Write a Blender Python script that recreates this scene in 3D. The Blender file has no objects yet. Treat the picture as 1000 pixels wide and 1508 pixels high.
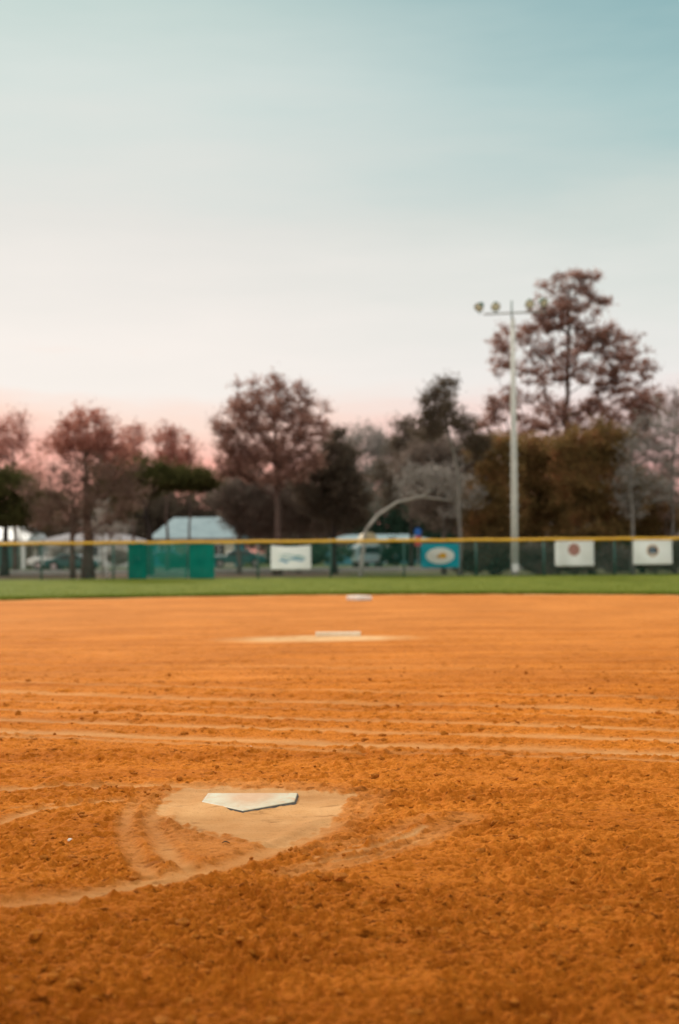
import bpy, bmesh, math, random
import numpy as np
from mathutils import Vector, Matrix

random.seed(7); RNG = np.random.default_rng(7)
SC = bpy.context.scene
COL = SC.collection
R = math.radians

# ------------------------------------------------------------------ camera
CAM_H = 1.155
FPX = 1950.0                      # focal length in photo pixels (photo 1000 x 1508)
PITCH, ROLL = math.atan(57 / FPX), R(0.46)
CAM = np.array([0.0, 0.0, CAM_H])
F_ = np.array([0, math.cos(PITCH), math.sin(PITCH)])
U0 = np.array([0, -math.sin(PITCH), math.cos(PITCH)])
R0 = np.array([1.0, 0, 0])
RT = R0 * math.cos(ROLL) - U0 * math.sin(ROLL)
UP = U0 * math.cos(ROLL) + R0 * math.sin(ROLL)

def ray(x, y):
    return F_ + RT * ((x - 500) / FPX) + UP * ((754 - y) / FPX)
def at(x, y, d):                  # point seen at (x, y) at distance d up the field
    v = ray(x, y); return CAM + v * (d / v[1])
def ground(x, y, z=0.0):
    v = ray(x, y); return CAM + v * ((z - CAM_H) / v[2])
def foot(x, d):                   # ground point under picture column x at distance d
    p = at(x, 811 - (x - 500) * math.tan(ROLL) + FPX * CAM_H / d, d); p[2] = 0.0; return p

cd = bpy.data.cameras.new('camera'); cam = bpy.data.objects.new('camera', cd); COL.objects.link(cam)
M3 = Matrix((RT, UP, -F_)).transposed()
cam.matrix_world = Matrix.Translation(CAM) @ M3.to_4x4()
cd.sensor_fit = 'HORIZONTAL'; cd.sensor_width = 24.0; cd.lens = 24.0 * FPX / 1000.0
cd.clip_start = 0.05; cd.clip_end = 3000
cd.dof.use_dof = True; cd.dof.focus_distance = 6.0; cd.dof.aperture_fstop = 1.85
SC.camera = cam

# ------------------------------------------------------------------ helpers
def link(o):
    COL.objects.link(o); return o
def tag(o, label=None, cat=None, group=None, kind=None):
    if label: o['label'] = label
    if cat: o['category'] = cat
    if group: o['group'] = group
    if kind: o['kind'] = kind
    return o
def empty(name, loc, label, cat, group=None, rz=0.0):
    o = bpy.data.objects.new(name, None); o.empty_display_size = 0.2
    o.location = loc; o.rotation_euler = (0, 0, rz); link(o)
    return tag(o, label, cat, group)
def mesh_obj(name, verts, faces, mat, parent=None, smooth=False):
    me = bpy.data.meshes.new(name)
    me.from_pydata([tuple(v) for v in verts], [], [tuple(f) for f in faces]); me.validate()
    if mat: me.materials.append(mat)
    if smooth: me.polygons.foreach_set('use_smooth', [True] * len(me.polygons))
    o = bpy.data.objects.new(name, me); link(o)
    if parent: o.parent = parent
    return o
def bm_obj(name, bm, mat, parent=None, smooth=False):
    me = bpy.data.meshes.new(name); bmesh.ops.recalc_face_normals(bm, faces=bm.faces)
    bm.to_mesh(me); bm.free()
    if mat: me.materials.append(mat)
    if smooth: me.polygons.foreach_set('use_smooth', [True] * len(me.polygons))
    o = bpy.data.objects.new(name, me); link(o)
    if parent: o.parent = parent
    return o
def big_mesh(name, V, quads, mat, attrs=None, smooth=True):
    me = bpy.data.meshes.new(name)
    n, m = len(V), len(quads); k = quads.shape[1]
    me.vertices.add(n); me.vertices.foreach_set('co', np.asarray(V, np.float32).ravel())
    me.loops.add(m * k); me.loops.foreach_set('vertex_index', np.asarray(quads, np.int32).ravel())
    me.polygons.add(m); me.polygons.foreach_set('loop_start', np.arange(m, dtype=np.int32) * k)
    me.polygons.foreach_set('use_smooth', np.full(m, smooth))
    me.update(calc_edges=True)
    for an, av in (attrs or {}).items():
        a = me.attributes.new(an, 'FLOAT', 'POINT'); a.data.foreach_set('value', np.asarray(av, np.float32))
    if mat: me.materials.append(mat)
    return link(bpy.data.objects.new(name, me))
def box_bm(bm, x0, x1, y0, y1, z0, z1, bev=0.0, seg=2):
    r = bmesh.ops.create_cube(bm, size=1.0)
    for v in r['verts']:
        v.co = Vector(((x0 + x1) / 2 + v.co.x * (x1 - x0), (y0 + y1) / 2 + v.co.y * (y1 - y0), (z0 + z1) / 2 + v.co.z * (z1 - z0)))
    if bev:
        es = list({e for v in r['verts'] for e in v.link_edges})
        bmesh.ops.bevel(bm, geom=es, offset=bev, segments=seg, affect='EDGES', profile=0.5)
    return bm
def box(name, x0, x1, y0, y1, z0, z1, mat, parent=None, bev=0.0):
    return bm_obj(name, box_bm(bmesh.new(), x0, x1, y0, y1, z0, z1, bev), mat, parent)
class MB:
    def __init__(s): s.v = []; s.f = []
    def tube(s, pts, rad, n=6, cap=True):
        pts = [np.asarray(p, float) for p in pts]; b = len(s.v); ref = np.array([0.31, 0.17, 0.93])
        for i, p in enumerate(pts):
            t = pts[min(i + 1, len(pts) - 1)] - pts[max(i - 1, 0)]; t = t / (np.linalg.norm(t) + 1e-9)
            a = np.cross(t, ref); na = np.linalg.norm(a)
            if na < 0.05: a = np.cross(t, np.array([1.0, 0, 0])); na = np.linalg.norm(a)
            a /= na; c = np.cross(t, a); r = rad[i] if hasattr(rad, '__len__') else rad
            for k in range(n):
                q = 2 * math.pi * k / n
                s.v.append(p + r * (math.cos(q) * a + math.sin(q) * c))
        for i in range(len(pts) - 1):
            for k in range(n):
                k2 = (k + 1) % n
                s.f.append((b + i * n + k, b + i * n + k2, b + (i + 1) * n + k2, b + (i + 1) * n + k))
        if cap:
            s.f.append(tuple(b + k for k in range(n))[::-1]); e = b + (len(pts) - 1) * n
            s.f.append(tuple(e + k for k in range(n)))
        return s
    def poly(s, pts):
        b = len(s.v); s.v += [np.asarray(p, float) for p in pts]; s.f.append(tuple(range(b, b + len(pts)))); return s
    def prism(s, pts, off):       # closed outline extruded by the vector off
        b = len(s.v); n = len(pts); off = np.asarray(off, float)
        s.v += [np.asarray(p, float) for p in pts] + [np.asarray(p, float) + off for p in pts]
        s.f.append(tuple(range(b, b + n))[::-1]); s.f.append(tuple(range(b + n, b + 2 * n)))
        for k in range(n):
            k2 = (k + 1) % n; s.f.append((b + k, b + k2, b + n + k2, b + n + k))
        return s
    def box(s, x0, x1, y0, y1, z0, z1):
        return s.prism([(x0, y0, z0), (x1, y0, z0), (x1, y1, z0), (x0, y1, z0)], (0, 0, z1 - z0))
    def build(s, name, mat, parent=None, smooth=False):
        me_o = mesh_obj(name, s.v, s.f, mat, parent, smooth)
        bm = bmesh.new(); bm.from_mesh(me_o.data); bmesh.ops.recalc_face_normals(bm, faces=bm.faces); bm.to_mesh(me_o.data); bm.free()
        return me_o

# ------------------------------------------------------------------ noise (numpy)
_p = RNG.permutation(1024); _ang = RNG.uniform(0, 2 * math.pi, 1024); _gx, _gy = np.cos(_ang), np.sin(_ang)
def perlin(x, y, seed=0):
    x = np.asarray(x, float) + seed * 17.37; y = np.asarray(y, float) + seed * 31.91
    xi = np.floor(x).astype(np.int64); yi = np.floor(y).astype(np.int64); xf = x - xi; yf = y - yi
    def g(ix, iy, dx, dy):
        h = _p[(_p[ix & 1023] + iy) & 1023]; return _gx[h] * dx + _gy[h] * dy
    u = xf * xf * xf * (xf * (xf * 6 - 15) + 10); v = yf * yf * yf * (yf * (yf * 6 - 15) + 10)
    a = g(xi, yi, xf, yf); b = g(xi + 1, yi, xf - 1, yf); c = g(xi, yi + 1, xf, yf - 1); d = g(xi + 1, yi + 1, xf - 1, yf - 1)
    return (a + u * (b - a)) * (1 - v) + (c + u * (d - c)) * v * 1.0
def sstep(a, b, x):
    t = np.clip((x - a) / (b - a), 0, 1); return t * t * (3 - 2 * t)

# ------------------------------------------------------------------ materials
def srgb(r, g, b):
    f = lambda c: (c / 255 / 12.92) if c / 255 <= 0.04045 else ((c / 255 + 0.055) / 1.055) ** 2.4
    return (f(r), f(g), f(b), 1.0)
def newmat(name):
    m = bpy.data.materials.new(name); m.use_nodes = True; nt = m.node_tree
    return m, nt, nt.nodes['Principled BSDF']
def mottled(name, c1, c2, scale=8.0, rough=0.7, bump=0.0, bscale=40.0, metallic=0.0, coat=0.0):
    m, nt, p = newmat(name)
    tc = nt.nodes.new('ShaderNodeTexCoord'); n = nt.nodes.new('ShaderNodeTexNoise')
    n.inputs['Scale'].default_value = scale; n.inputs['Detail'].default_value = 6; n.inputs['Roughness'].default_value = 0.62
    nt.links.new(tc.outputs['Object'], n.inputs['Vector'])
    cr = nt.nodes.new('ShaderNodeValToRGB'); cr.color_ramp.elements[0].color = c1; cr.color_ramp.elements[1].color = c2
    cr.color_ramp.elements[0].position = 0.32; cr.color_ramp.elements[1].position = 0.68
    nt.links.new(n.outputs['Fac'], cr.inputs['Fac']); nt.links.new(cr.outputs['Color'], p.inputs['Base Color'])
    p.inputs['Roughness'].default_value = rough; p.inputs['Metallic'].default_value = metallic
    p.inputs['Coat Weight'].default_value = coat
    if rough >= .7: p.inputs['Specular IOR Level'].default_value = .06
    if bump:
        n2 = nt.nodes.new('ShaderNodeTexNoise'); n2.inputs['Scale'].default_value = bscale; n2.inputs['Detail'].default_value = 5
        nt.links.new(tc.outputs['Object'], n2.inputs['Vector'])
        b = nt.nodes.new('ShaderNodeBump'); b.inputs['Strength'].default_value = bump; b.inputs['Distance'].default_value = 0.02
        nt.links.new(n2.outputs['Fac'], b.inputs['Height']); nt.links.new(b.outputs['Normal'], p.inputs['Normal'])
    return m
def leafmat(name, cols, transl=0.45):
    m, nt, p = newmat(name); nt.nodes.remove(p)
    out = nt.nodes['Material Output']
    g = nt.nodes.new('ShaderNodeNewGeometry'); cr = nt.nodes.new('ShaderNodeValToRGB')
    el = cr.color_ramp.elements
    while len(el) < len(cols): el.new(0.5)
    for i, c in enumerate(cols): el[i].position = i / (len(cols) - 1); el[i].color = c
    tcn = nt.nodes.new('ShaderNodeTexCoord'); nzn = nt.nodes.new('ShaderNodeTexNoise'); nzn.inputs['Scale'].default_value = .75; nzn.inputs['Detail'].default_value = 2
    nt.links.new(tcn.outputs['Object'], nzn.inputs['Vector'])
    mrn = nt.nodes.new('ShaderNodeMapRange'); mrn.inputs['From Min'].default_value = .3; mrn.inputs['From Max'].default_value = .7; nt.links.new(nzn.outputs['Fac'], mrn.inputs['Value'])
    mxn = nt.nodes.new('ShaderNodeMix'); mxn.inputs['Factor'].default_value = .5
    nt.links.new(g.outputs['Random Per Island'], mxn.inputs[2]); nt.links.new(mrn.outputs[0], mxn.inputs[3]); nt.links.new(mxn.outputs[0], cr.inputs['Fac'])
    d = nt.nodes.new('ShaderNodeBsdfDiffuse'); t = nt.nodes.new('ShaderNodeBsdfTranslucent'); mx = nt.nodes.new('ShaderNodeMixShader')
    mx.inputs['Fac'].default_value = transl
    nt.links.new(cr.outputs['Color'], d.inputs['Color']); nt.links.new(cr.outputs['Color'], t.inputs['Color'])
    nt.links.new(d.outputs[0], mx.inputs[1]); nt.links.new(t.outputs[0], mx.inputs[2]); nt.links.new(mx.outputs[0], out.inputs['Surface'])
    return m

L3 = lambda r, g, b: (r, g, b, 1.0)
M = dict(
    white_rubber=None,
    grey_rubber=mottled('grey_rubber', L3(.07, .078, .078), L3(.17, .17, .16), 30, .75, .3, 120),
    base_canvas=mottled('base_canvas', L3(.66, .63, .55), L3(.8, .78, .72), 9, .6, .15, 60),
    pitch_rubber=mottled('pitch_rubber', L3(.66, .54, .38), L3(.78, .68, .52), 6, .7, .1, 60),
    green_metal=mottled('green_vinyl', L3(.010, .070, .055), L3(.016, .10, .078), 5, .45),
    green_wire=mottled('green_wire', L3(.018, .13, .10), L3(.025, .17, .13), 3, .85),
    yellow_cap=mottled('yellow_cap', L3(.62, .32, .012), L3(.80, .46, .03), 1.2, .45, .1, 30),
    windscreen=mottled('green_screen', L3(.004, .20, .155), L3(.012, .29, .225), 2.0, .85, .2, 80),
    banner_white=mottled('banner_white', L3(.84, .87, .86), L3(.90, .92, .91), 2, .5),
    banner_teal=mottled('banner_teal', L3(.0, .36, .44), L3(.005, .43, .52), 2, .5),
    ink_teal=mottled('ink_teal', L3(.10, .42, .42), L3(.16, .5, .5), 6, .5),
    ink_blue=mottled('ink_blue', L3(.05, .25, .40), L3(.08, .32, .48), 6, .5),
    ink_yellow=mottled('ink_yellow', L3(.75, .45, .01), L3(.85, .55, .03), 6, .5),
    ink_tan=mottled('ink_tan', L3(.55, .33, .12), L3(.66, .42, .18), 9, .5),
    ink_maroon=mottled('ink_maroon', L3(.28, .13, .10), L3(.42, .22, .17), 12, .5),
    ink_pink=mottled('ink_pink', L3(.62, .34, .30), L3(.72, .42, .38), 12, .5),
    ink_navy=mottled('ink_navy', L3(.02, .05, .08), L3(.05, .10, .14), 12, .5),
    ink_white=mottled('ink_white', L3(.84, .83, .78), L3(.89, .88, .84), 5, .5),
    steel=mottled('galvanised', L3(.32, .33, .33), L3(.45, .46, .45), 8, .45, metallic=.6),
    concrete=mottled('pole_concrete', L3(.46, .46, .42), L3(.64, .64, .58), 2.5, .85, .3, 25),
    lamp_body=mottled('lamp_housing', L3(.03, .09, .07), L3(.05, .13, .10), 8, .5),
    lamp_glass=mottled('lamp_lens', L3(.74, .71, .60), L3(.84, .81, .72), 5, .2),
    bark_grey=mottled('bark_grey', L3(.11, .10, .09), L3(.22, .20, .18), 6, .95, .8, 18),
    bark_pale=mottled('bark_pale', L3(.28, .26, .23), L3(.44, .42, .38), 4, .95, .6, 15),
    bark_brown=mottled('bark_brown', L3(.07, .045, .038), L3(.14, .095, .08), 6, .95, .8, 18),
    bark_dark=mottled('bark_dark', L3(.03, .025, .022), L3(.07, .055, .05), 6, .95, .8, 18),
    roof_white=mottled('roof_white', L3(.55, .58, .58), L3(.70, .72, .72), 1.5, .6),
    roof_lilac=mottled('roof_lilac', L3(.20, .19, .21), L3(.30, .285, .30), 2, .8),
    roof_blue=mottled('roof_blue_grey', L3(.17, .25, .28), L3(.26, .35, .38), 1.2, .7, .4, 8),
    wall_white=mottled('wall_white', L3(.58, .56, .54), L3(.72, .70, .68), 1.4, .8),
    wall_cream=mottled('wall_cream', L3(.55, .48, .38), L3(.66, .58, .48), 1.4, .8),
    wall_blue=mottled('wall_blue', L3(.07, .22, .28), L3(.10, .28, .34), 1.2, .8),
    wall_brown=mottled('wall_brown', L3(.18, .12, .09), L3(.26, .18, .14), 1.2, .85),
    glass=mottled('window_glass', L3(.02, .03, .035), L3(.05, .07, .08), 1.0, .08),
    trim=mottled('white_trim', L3(.7, .7, .68), L3(.78, .78, .76), 3, .6),
    door=mottled('door_green', L3(.03, .10, .09), L3(.05, .14, .12), 3, .5),
    car_blue=mottled('car_blue', L3(.03, .13, .28), L3(.035, .15, .31), 1, .25, coat=.6),
    car_teal=mottled('car_teal', L3(.01, .09, .09), L3(.012, .10, .10), 1, .25, coat=.6),
    car_white=mottled('car_white', L3(.72, .70, .68), L3(.76, .74, .72), 1, .3, coat=.6),
    van_blue=mottled('van_pale_blue', L3(.32, .44, .48), L3(.36, .49, .53), 1, .3, coat=.4),
    van_tan=mottled('van_roof_tan', L3(.52, .42, .26), L3(.60, .50, .32), 2, .6),
    tyre=mottled('tyre', L3(.012, .012, .012), L3(.025, .025, .025), 8, .85),
    rim=mottled('rim', L3(.3, .3, .31), L3(.4, .4, .41), 4, .3, metallic=.8),
    sign_blue=mottled('sign_blue', L3(.02, .14, .55), L3(.03, .18, .62), 3, .5),
    sign_red=mottled('sign_red', L3(.6, .06, .06), L3(.68, .09, .08), 3, .5),
    pebble=mottled('pebble', L3(.62, .58, .52), L3(.8, .76, .70), 60, .7),
    dry_leaf=mottled('dry_leaf', L3(.035, .018, .008), L3(.08, .04, .015), 60, .8),
    road=mottled('road_asphalt', L3(.14, .14, .14), L3(.22, .215, .21), .6, .9, .3, 30),
    kerb=mottled('kerb_concrete', L3(.30, .29, .27), L3(.42, .41, .38), 1.2, .9),
    clod=mottled('dirt_clod', L3(.25, .078, .008), L3(.48, .155, .018), 60, .95, .5, 160),
)
# leaf palettes
for k_ in ('banner_white', 'banner_teal', 'windscreen', 'ink_white', 'ink_pink', 'ink_tan', 'ink_teal', 'ink_yellow'):
    nt = M[k_].node_tree; p = nt.nodes['Principled BSDF']; t = nt.nodes.new('ShaderNodeBsdfTranslucent'); mx = nt.nodes.new('ShaderNodeMixShader'); mx.inputs['Fac'].default_value = .6
    src = p.inputs['Base Color'].links[0].from_socket
    nt.links.new(src, t.inputs['Color']); nt.links.new(p.outputs[0], mx.inputs[1]); nt.links.new(t.outputs[0], mx.inputs[2]); nt.links.new(mx.outputs[0], nt.nodes['Material Output'].inputs['Surface'])
LM = dict(
    rust=leafmat('rusty_needles', [L3(.17, .06, .045), L3(.50, .23, .18), L3(.74, .42, .35)], .66),
    brownrust=leafmat('brown_rust_twigs', [L3(.12, .075, .055), L3(.27, .175, .14), L3(.42, .29, .24)], .5),
    rustdark=leafmat('dark_russet_needles', [L3(.12, .062, .046), L3(.34, .19, .15), L3(.60, .37, .31)], .66),
    autumn=leafmat('olive_rust_leaves', [L3(.085, .065, .030), L3(.20, .14, .055), L3(.32, .20, .085), L3(.54, .21, .12)], .5),
    olive=leafmat('dark_olive_leaves', [L3(.045, .048, .02), L3(.085, .085, .03), L3(.14, .12, .05)], .4),
    browngrey=leafmat('brown_grey_twigs', [L3(.14, .105, .085), L3(.24, .19, .16), L3(.36, .29, .25)], .4),
    grey=leafmat('pale_grey_twigs', [L3(.20, .185, .17), L3(.34, .315, .29), L3(.50, .47, .44)], .4),
    green=leafmat('far_green_leaves', [L3(.03, .065, .045), L3(.055, .105, .07), L3(.09, .14, .09)], .4),
    dark=leafmat('dark_brown_leaves', [L3(.075, .058, .042), L3(.14, .11, .082), L3(.23, .18, .14)], .4),
    hedge=leafmat('pale_blossom_leaves', [L3(.30, .28, .25), L3(.48, .44, .40), L3(.62, .58, .53)], .3),
)

# ------------------------------------------------------------------ world, sun
SUN_EL, SUN_AZ = R(30), R(-24)     # azimuth of the light from +Y clockwise: ahead and to the left
w = bpy.data.worlds.new('World'); SC.world = w; w.use_nodes = True
nt = w.node_tree; bg = nt.nodes['Background']; bg.inputs['Strength'].default_value = 0.1
N = lambda t: nt.nodes.new(t); LK = nt.links.new
sky = N('ShaderNodeTexSky'); sky.sky_type = 'NISHITA'; sky.sun_disc = False
sky.sun_elevation = SUN_EL; sky.sun_rotation = SUN_AZ
tc = N('ShaderNodeTexCoord'); nrm = N('ShaderNodeVectorMath'); nrm.operation = 'NORMALIZE'; LK(tc.outputs['Generated'], nrm.inputs[0])
sep = N('ShaderNodeSeparateXYZ'); LK(nrm.outputs[0], sep.inputs[0])
def math_(op, a, b=None, clamp=False):
    n = N('ShaderNodeMath'); n.operation = op; n.use_clamp = clamp
    for i, v in enumerate((a, b)):
        if v is None: continue
        if isinstance(v, (int, float)): n.inputs[i].default_value = v
        else: LK(v, n.inputs[i])
    return n.outputs[0]
# thin streaky cloud veil breaks the evenness of the dusk sky
mp = N('ShaderNodeMapping'); mp.inputs['Scale'].default_value = (1.6, 1.6, 9.0); mp.inputs['Rotation'].default_value = (0, R(-14), 0); LK(nrm.outputs[0], mp.inputs['Vector'])
nz = N('ShaderNodeTexNoise'); nz.inputs['Scale'].default_value = 2.2; nz.inputs['Detail'].default_value = 5; nz.inputs['Roughness'].default_value = .55; LK(mp.outputs[0], nz.inputs['Vector'])
wob = math_('MULTIPLY', math_('SUBTRACT', nz.outputs['Fac'], 0.5), 0.12)
el = math_('ADD', sep.outputs['Z'], wob)
el = math_('MAXIMUM', el, 0.0)
pos = math_('DIVIDE', el, 0.40, clamp=True)
def ramp(stops):
    r = N('ShaderNodeValToRGB'); e = r.color_ramp.elements
    while len(e) < len(stops): e.new(0.5)
    for i, (p_, c) in enumerate(stops): e[i].position = p_; e[i].color = c
    LK(pos, r.inputs['Fac']); return r.outputs['Color']
rl = ramp([(0.0, srgb(248, 160, 145)), (.15, srgb(252, 178, 162)), (.255, srgb(253, 220, 204)), (.34, srgb(246, 238, 231)), (.60, srgb(228, 226, 220)), (.80, srgb(211, 221, 216)), (.97, srgb(194, 212, 207)), (1.0, srgb(191, 210, 206))])
rr = ramp([(0.0, srgb(245, 168, 162)), (.14, srgb(246, 186, 180)), (.24, srgb(244, 220, 215)), (.32, srgb(238, 234, 230)), (.45, srgb(226, 228, 222)), (.60, srgb(206, 216, 210)), (.80, srgb(170, 199, 198)), (.97, srgb(132, 174, 179)), (1.0, srgb(128, 171, 177))])
side = N('ShaderNodeMapRange'); side.inputs['From Min'].default_value = -.14; side.inputs['From Max'].default_value = .26; side.interpolation_type = 'SMOOTHSTEP'; LK(sep.outputs['X'], side.inputs['Value'])
mixs = N('ShaderNodeMix'); mixs.data_type = 'RGBA'; LK(side.outputs[0], mixs.inputs['Factor']); LK(rl, mixs.inputs[6]); LK(rr, mixs.inputs[7])
# unseen sky behind the camera and overhead, brightened to light banners, trees and clay
back = math_('MULTIPLY', math_('MAXIMUM', math_('MULTIPLY', sep.outputs['Y'], -1.0), 0.0), 1.1)
over = math_('MULTIPLY', math_('MAXIMUM', math_('SUBTRACT', sep.outputs['Z'], 0.45), 0.0), .7)
high = N('ShaderNodeMapRange'); high.inputs['From Min'].default_value = .42; high.inputs['From Max'].default_value = .75; LK(sep.outputs['Z'], high.inputs['Value'])
mixh = N('ShaderNodeMix'); mixh.data_type = 'RGBA'; LK(high.outputs[0], mixh.inputs['Factor']); LK(mixs.outputs[2], mixh.inputs[6]); mixh.inputs[7].default_value = srgb(236, 226, 212)
gain = math_('MULTIPLY', math_('ADD', math_('ADD', back, over), 1.0), 10.1)
sc_ = N('ShaderNodeVectorMath'); sc_.operation = 'SCALE'; LK(mixh.outputs[2], sc_.inputs[0]); LK(gain, sc_.inputs['Scale'])
fin = N('ShaderNodeMix'); fin.data_type = 'RGBA'; fin.inputs['Factor'].default_value = 0.96; LK(sky.outputs[0], fin.inputs[6]); LK(sc_.outputs[0], fin.inputs[7])
LK(fin.outputs[2], bg.inputs['Color'])

sl = bpy.data.lights.new('sun', 'SUN'); sl.energy = 3.0; sl.angle = R(7); sl.color = (1.0, .90, .78)
so = link(bpy.data.objects.new('sun', sl))
sd = Vector((math.sin(SUN_AZ) * math.cos(SUN_EL), math.cos(SUN_AZ) * math.cos(SUN_EL), math.sin(SUN_EL)))
so.rotation_euler = sd.to_track_quat('Z', 'Y').to_euler(); so.location = (-20, 30, 40)

SC.view_settings.view_transform = 'Standard'; SC.view_settings.look = 'None'; SC.view_settings.exposure = 0.0; SC.view_settings.gamma = 1.0
SC.cycles.use_denoising = True
SC.cycles.max_bounces = 6; SC.cycles.sample_clamp_indirect = 2.5; SC.cycles.sample_clamp_direct = 6.0

# ------------------------------------------------------------------ infield dirt
TIP = ground(358, 1195); PIT = ground(498, 937); SEC = ground(529, 884)
def smooth_line(px, n=10):
    P = [np.array(ground(*p)[:2]) for p in px]; P = [2 * P[0] - P[1]] + P + [2 * P[-1] - P[-2]]; out = []
    for i in range(1, len(P) - 2):
        for k in range(n):
            t = k / n
            out.append(0.5 * (2 * P[i] + (P[i + 1] - P[i - 1]) * t + (2 * P[i - 1] - 5 * P[i] + 4 * P[i + 1] - P[i + 2]) * t * t + (3 * P[i] - P[i - 1] - 3 * P[i + 1] + P[i + 2]) * t ** 3))
    return np.array(out + [P[-2]])
def pl_dist(x, y, line):
    d = np.full(x.shape, 1e9)
    for a, b in zip(line[:-1], line[1:]):
        ab = b - a; L = (ab @ ab) + 1e-12
        t = np.clip(((x - a[0]) * ab[0] + (y - a[1]) * ab[1]) / L, 0, 1)
        d = np.minimum(d, (x - a[0] - t * ab[0]) ** 2 + (y - a[1] - t * ab[1]) ** 2)
    return np.sqrt(d)
def poly_sd(x, y, P):
    d = pl_dist(x, y, np.vstack([P, P[:1]])); ins = np.zeros(x.shape, bool); j = len(P) - 1
    for i in range(len(P)):
        xi, yi, xj, yj = P[i, 0], P[i, 1], P[j, 0], P[j, 1]
        ins ^= ((yi > y) != (yj > y)) & (x < (xj - xi) * (y - yi) / (yj - yi + 1e-12) + xi); j = i
    return np.where(ins, -d, d)
# swept bare patch round the plate, and swept/worn lines: (points in the photo, half width in m, strength, rim height)
EDGE_R = float(np.hypot(*(ground(505, 876)[:2] - PIT[:2])))
_a = (PIT - TIP)[:2] / np.linalg.norm((PIT - TIP)[:2]); _b = np.array([_a[1], -_a[0]])
PLATE = np.array([TIP[:2] + u * _b + v * _a for u, v in [(0, 0), (.216, .216), (.216, .432), (-.216, .432), (-.216, .216)]])
PATCH = np.array([ground(*p)[:2] for p in [(228, 1196), (238, 1176), (262, 1161), (330, 1157), (420, 1160), (522, 1166), (512, 1190), (478, 1216), (432, 1241), (392, 1246), (330, 1226), (268, 1212)]])
HALO = np.array([ground(*p)[:2] for p in [(196, 1202), (225, 1166), (330, 1150), (440, 1153), (560, 1166), (545, 1190), (500, 1222), (440, 1252), (360, 1262), (290, 1266), (220, 1240)]])
LINES = [
    ([(-60, 1172), (0, 1166), (80, 1161), (200, 1158), (300, 1158)], .06, .95, .010),
    ([(232, 1190), (226, 1215), (240, 1245), (262, 1270), (292, 1288)], .055, .95, .008),
    ([(262, 1212), (320, 1230), (380, 1243), (425, 1246)], .03, .7, .005),
    ([(200, 1182), (186, 1208), (190, 1240), (205, 1270), (222, 1292)], .045, .7, .006),
    ([(-60, 1333), (0, 1330), (110, 1322), (190, 1308), (270, 1292), (340, 1272), (400, 1252), (450, 1232), (490, 1210)], .075, 1.0, .010),
    ([(-60, 1222), (0, 1212), (50, 1197), (100, 1189), (170, 1180)], .04, .8, .008),
    ([(-40, 1200), (20, 1194), (70, 1186), (120, 1180)], .028, .6, .005),
    ([(470, 1262), (520, 1255), (560, 1243), (600, 1229), (625, 1217)], .024, 1.1, .004),
    ([(490, 1268), (540, 1258), (585, 1246), (620, 1231)], .018, 1.0, .004),
    ([(505, 1250), (545, 1240), (575, 1231), (590, 1222)], .018, 1.0, .004),
    ([(530, 1270), (570, 1261), (610, 1247), (640, 1234)], .016, .8, .004),
    ([(430, 1284), (540, 1262), (630, 1230), (690, 1200)], .075, .5, .006),
    ([(470, 1250), (560, 1228), (630, 1198)], .05, .35, .004),
    ([(440, 1274), (470, 1268), (500, 1262)], .018, .8, .004),
    ([(545, 1182), (540, 1194), (528, 1206)], .03, .4, .006),
]
DRAG = [  # long drag-mat lines across the infield: y at the left and right edge of the photo
    (1043, 1074, .08, .85), (1061, 1090, .085, .9), (1079, 1110, .10, 1.05), (1086, 1121, .04, .6), (1018, 1047, .11, .7), (1004, 1028, .08, .55), (1030, 1058, .04, .5),
    (978, 988, .12, .35), (962, 968, .14, .3), (940, 944, .2, .25), (915, 918, .3, .25), (900, 902, .4, .2)]
LINES = [(smooth_line(p), a, b, c) for p, a, b, c in LINES]
DRAG = [(np.array([ground(-700, 2 * yl - (yl + yr) / 2 - .2 * (yr - yl))[:2], ground(0, yl)[:2], ground(330, yl + (yr - yl) * .36)[:2], ground(660, yl + (yr - yl) * .69)[:2], ground(1000, yr)[:2], ground(1700, yr + .7 * (yr - yl))[:2]]), wd, s) for yl, yr, wd, s in DRAG]

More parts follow.
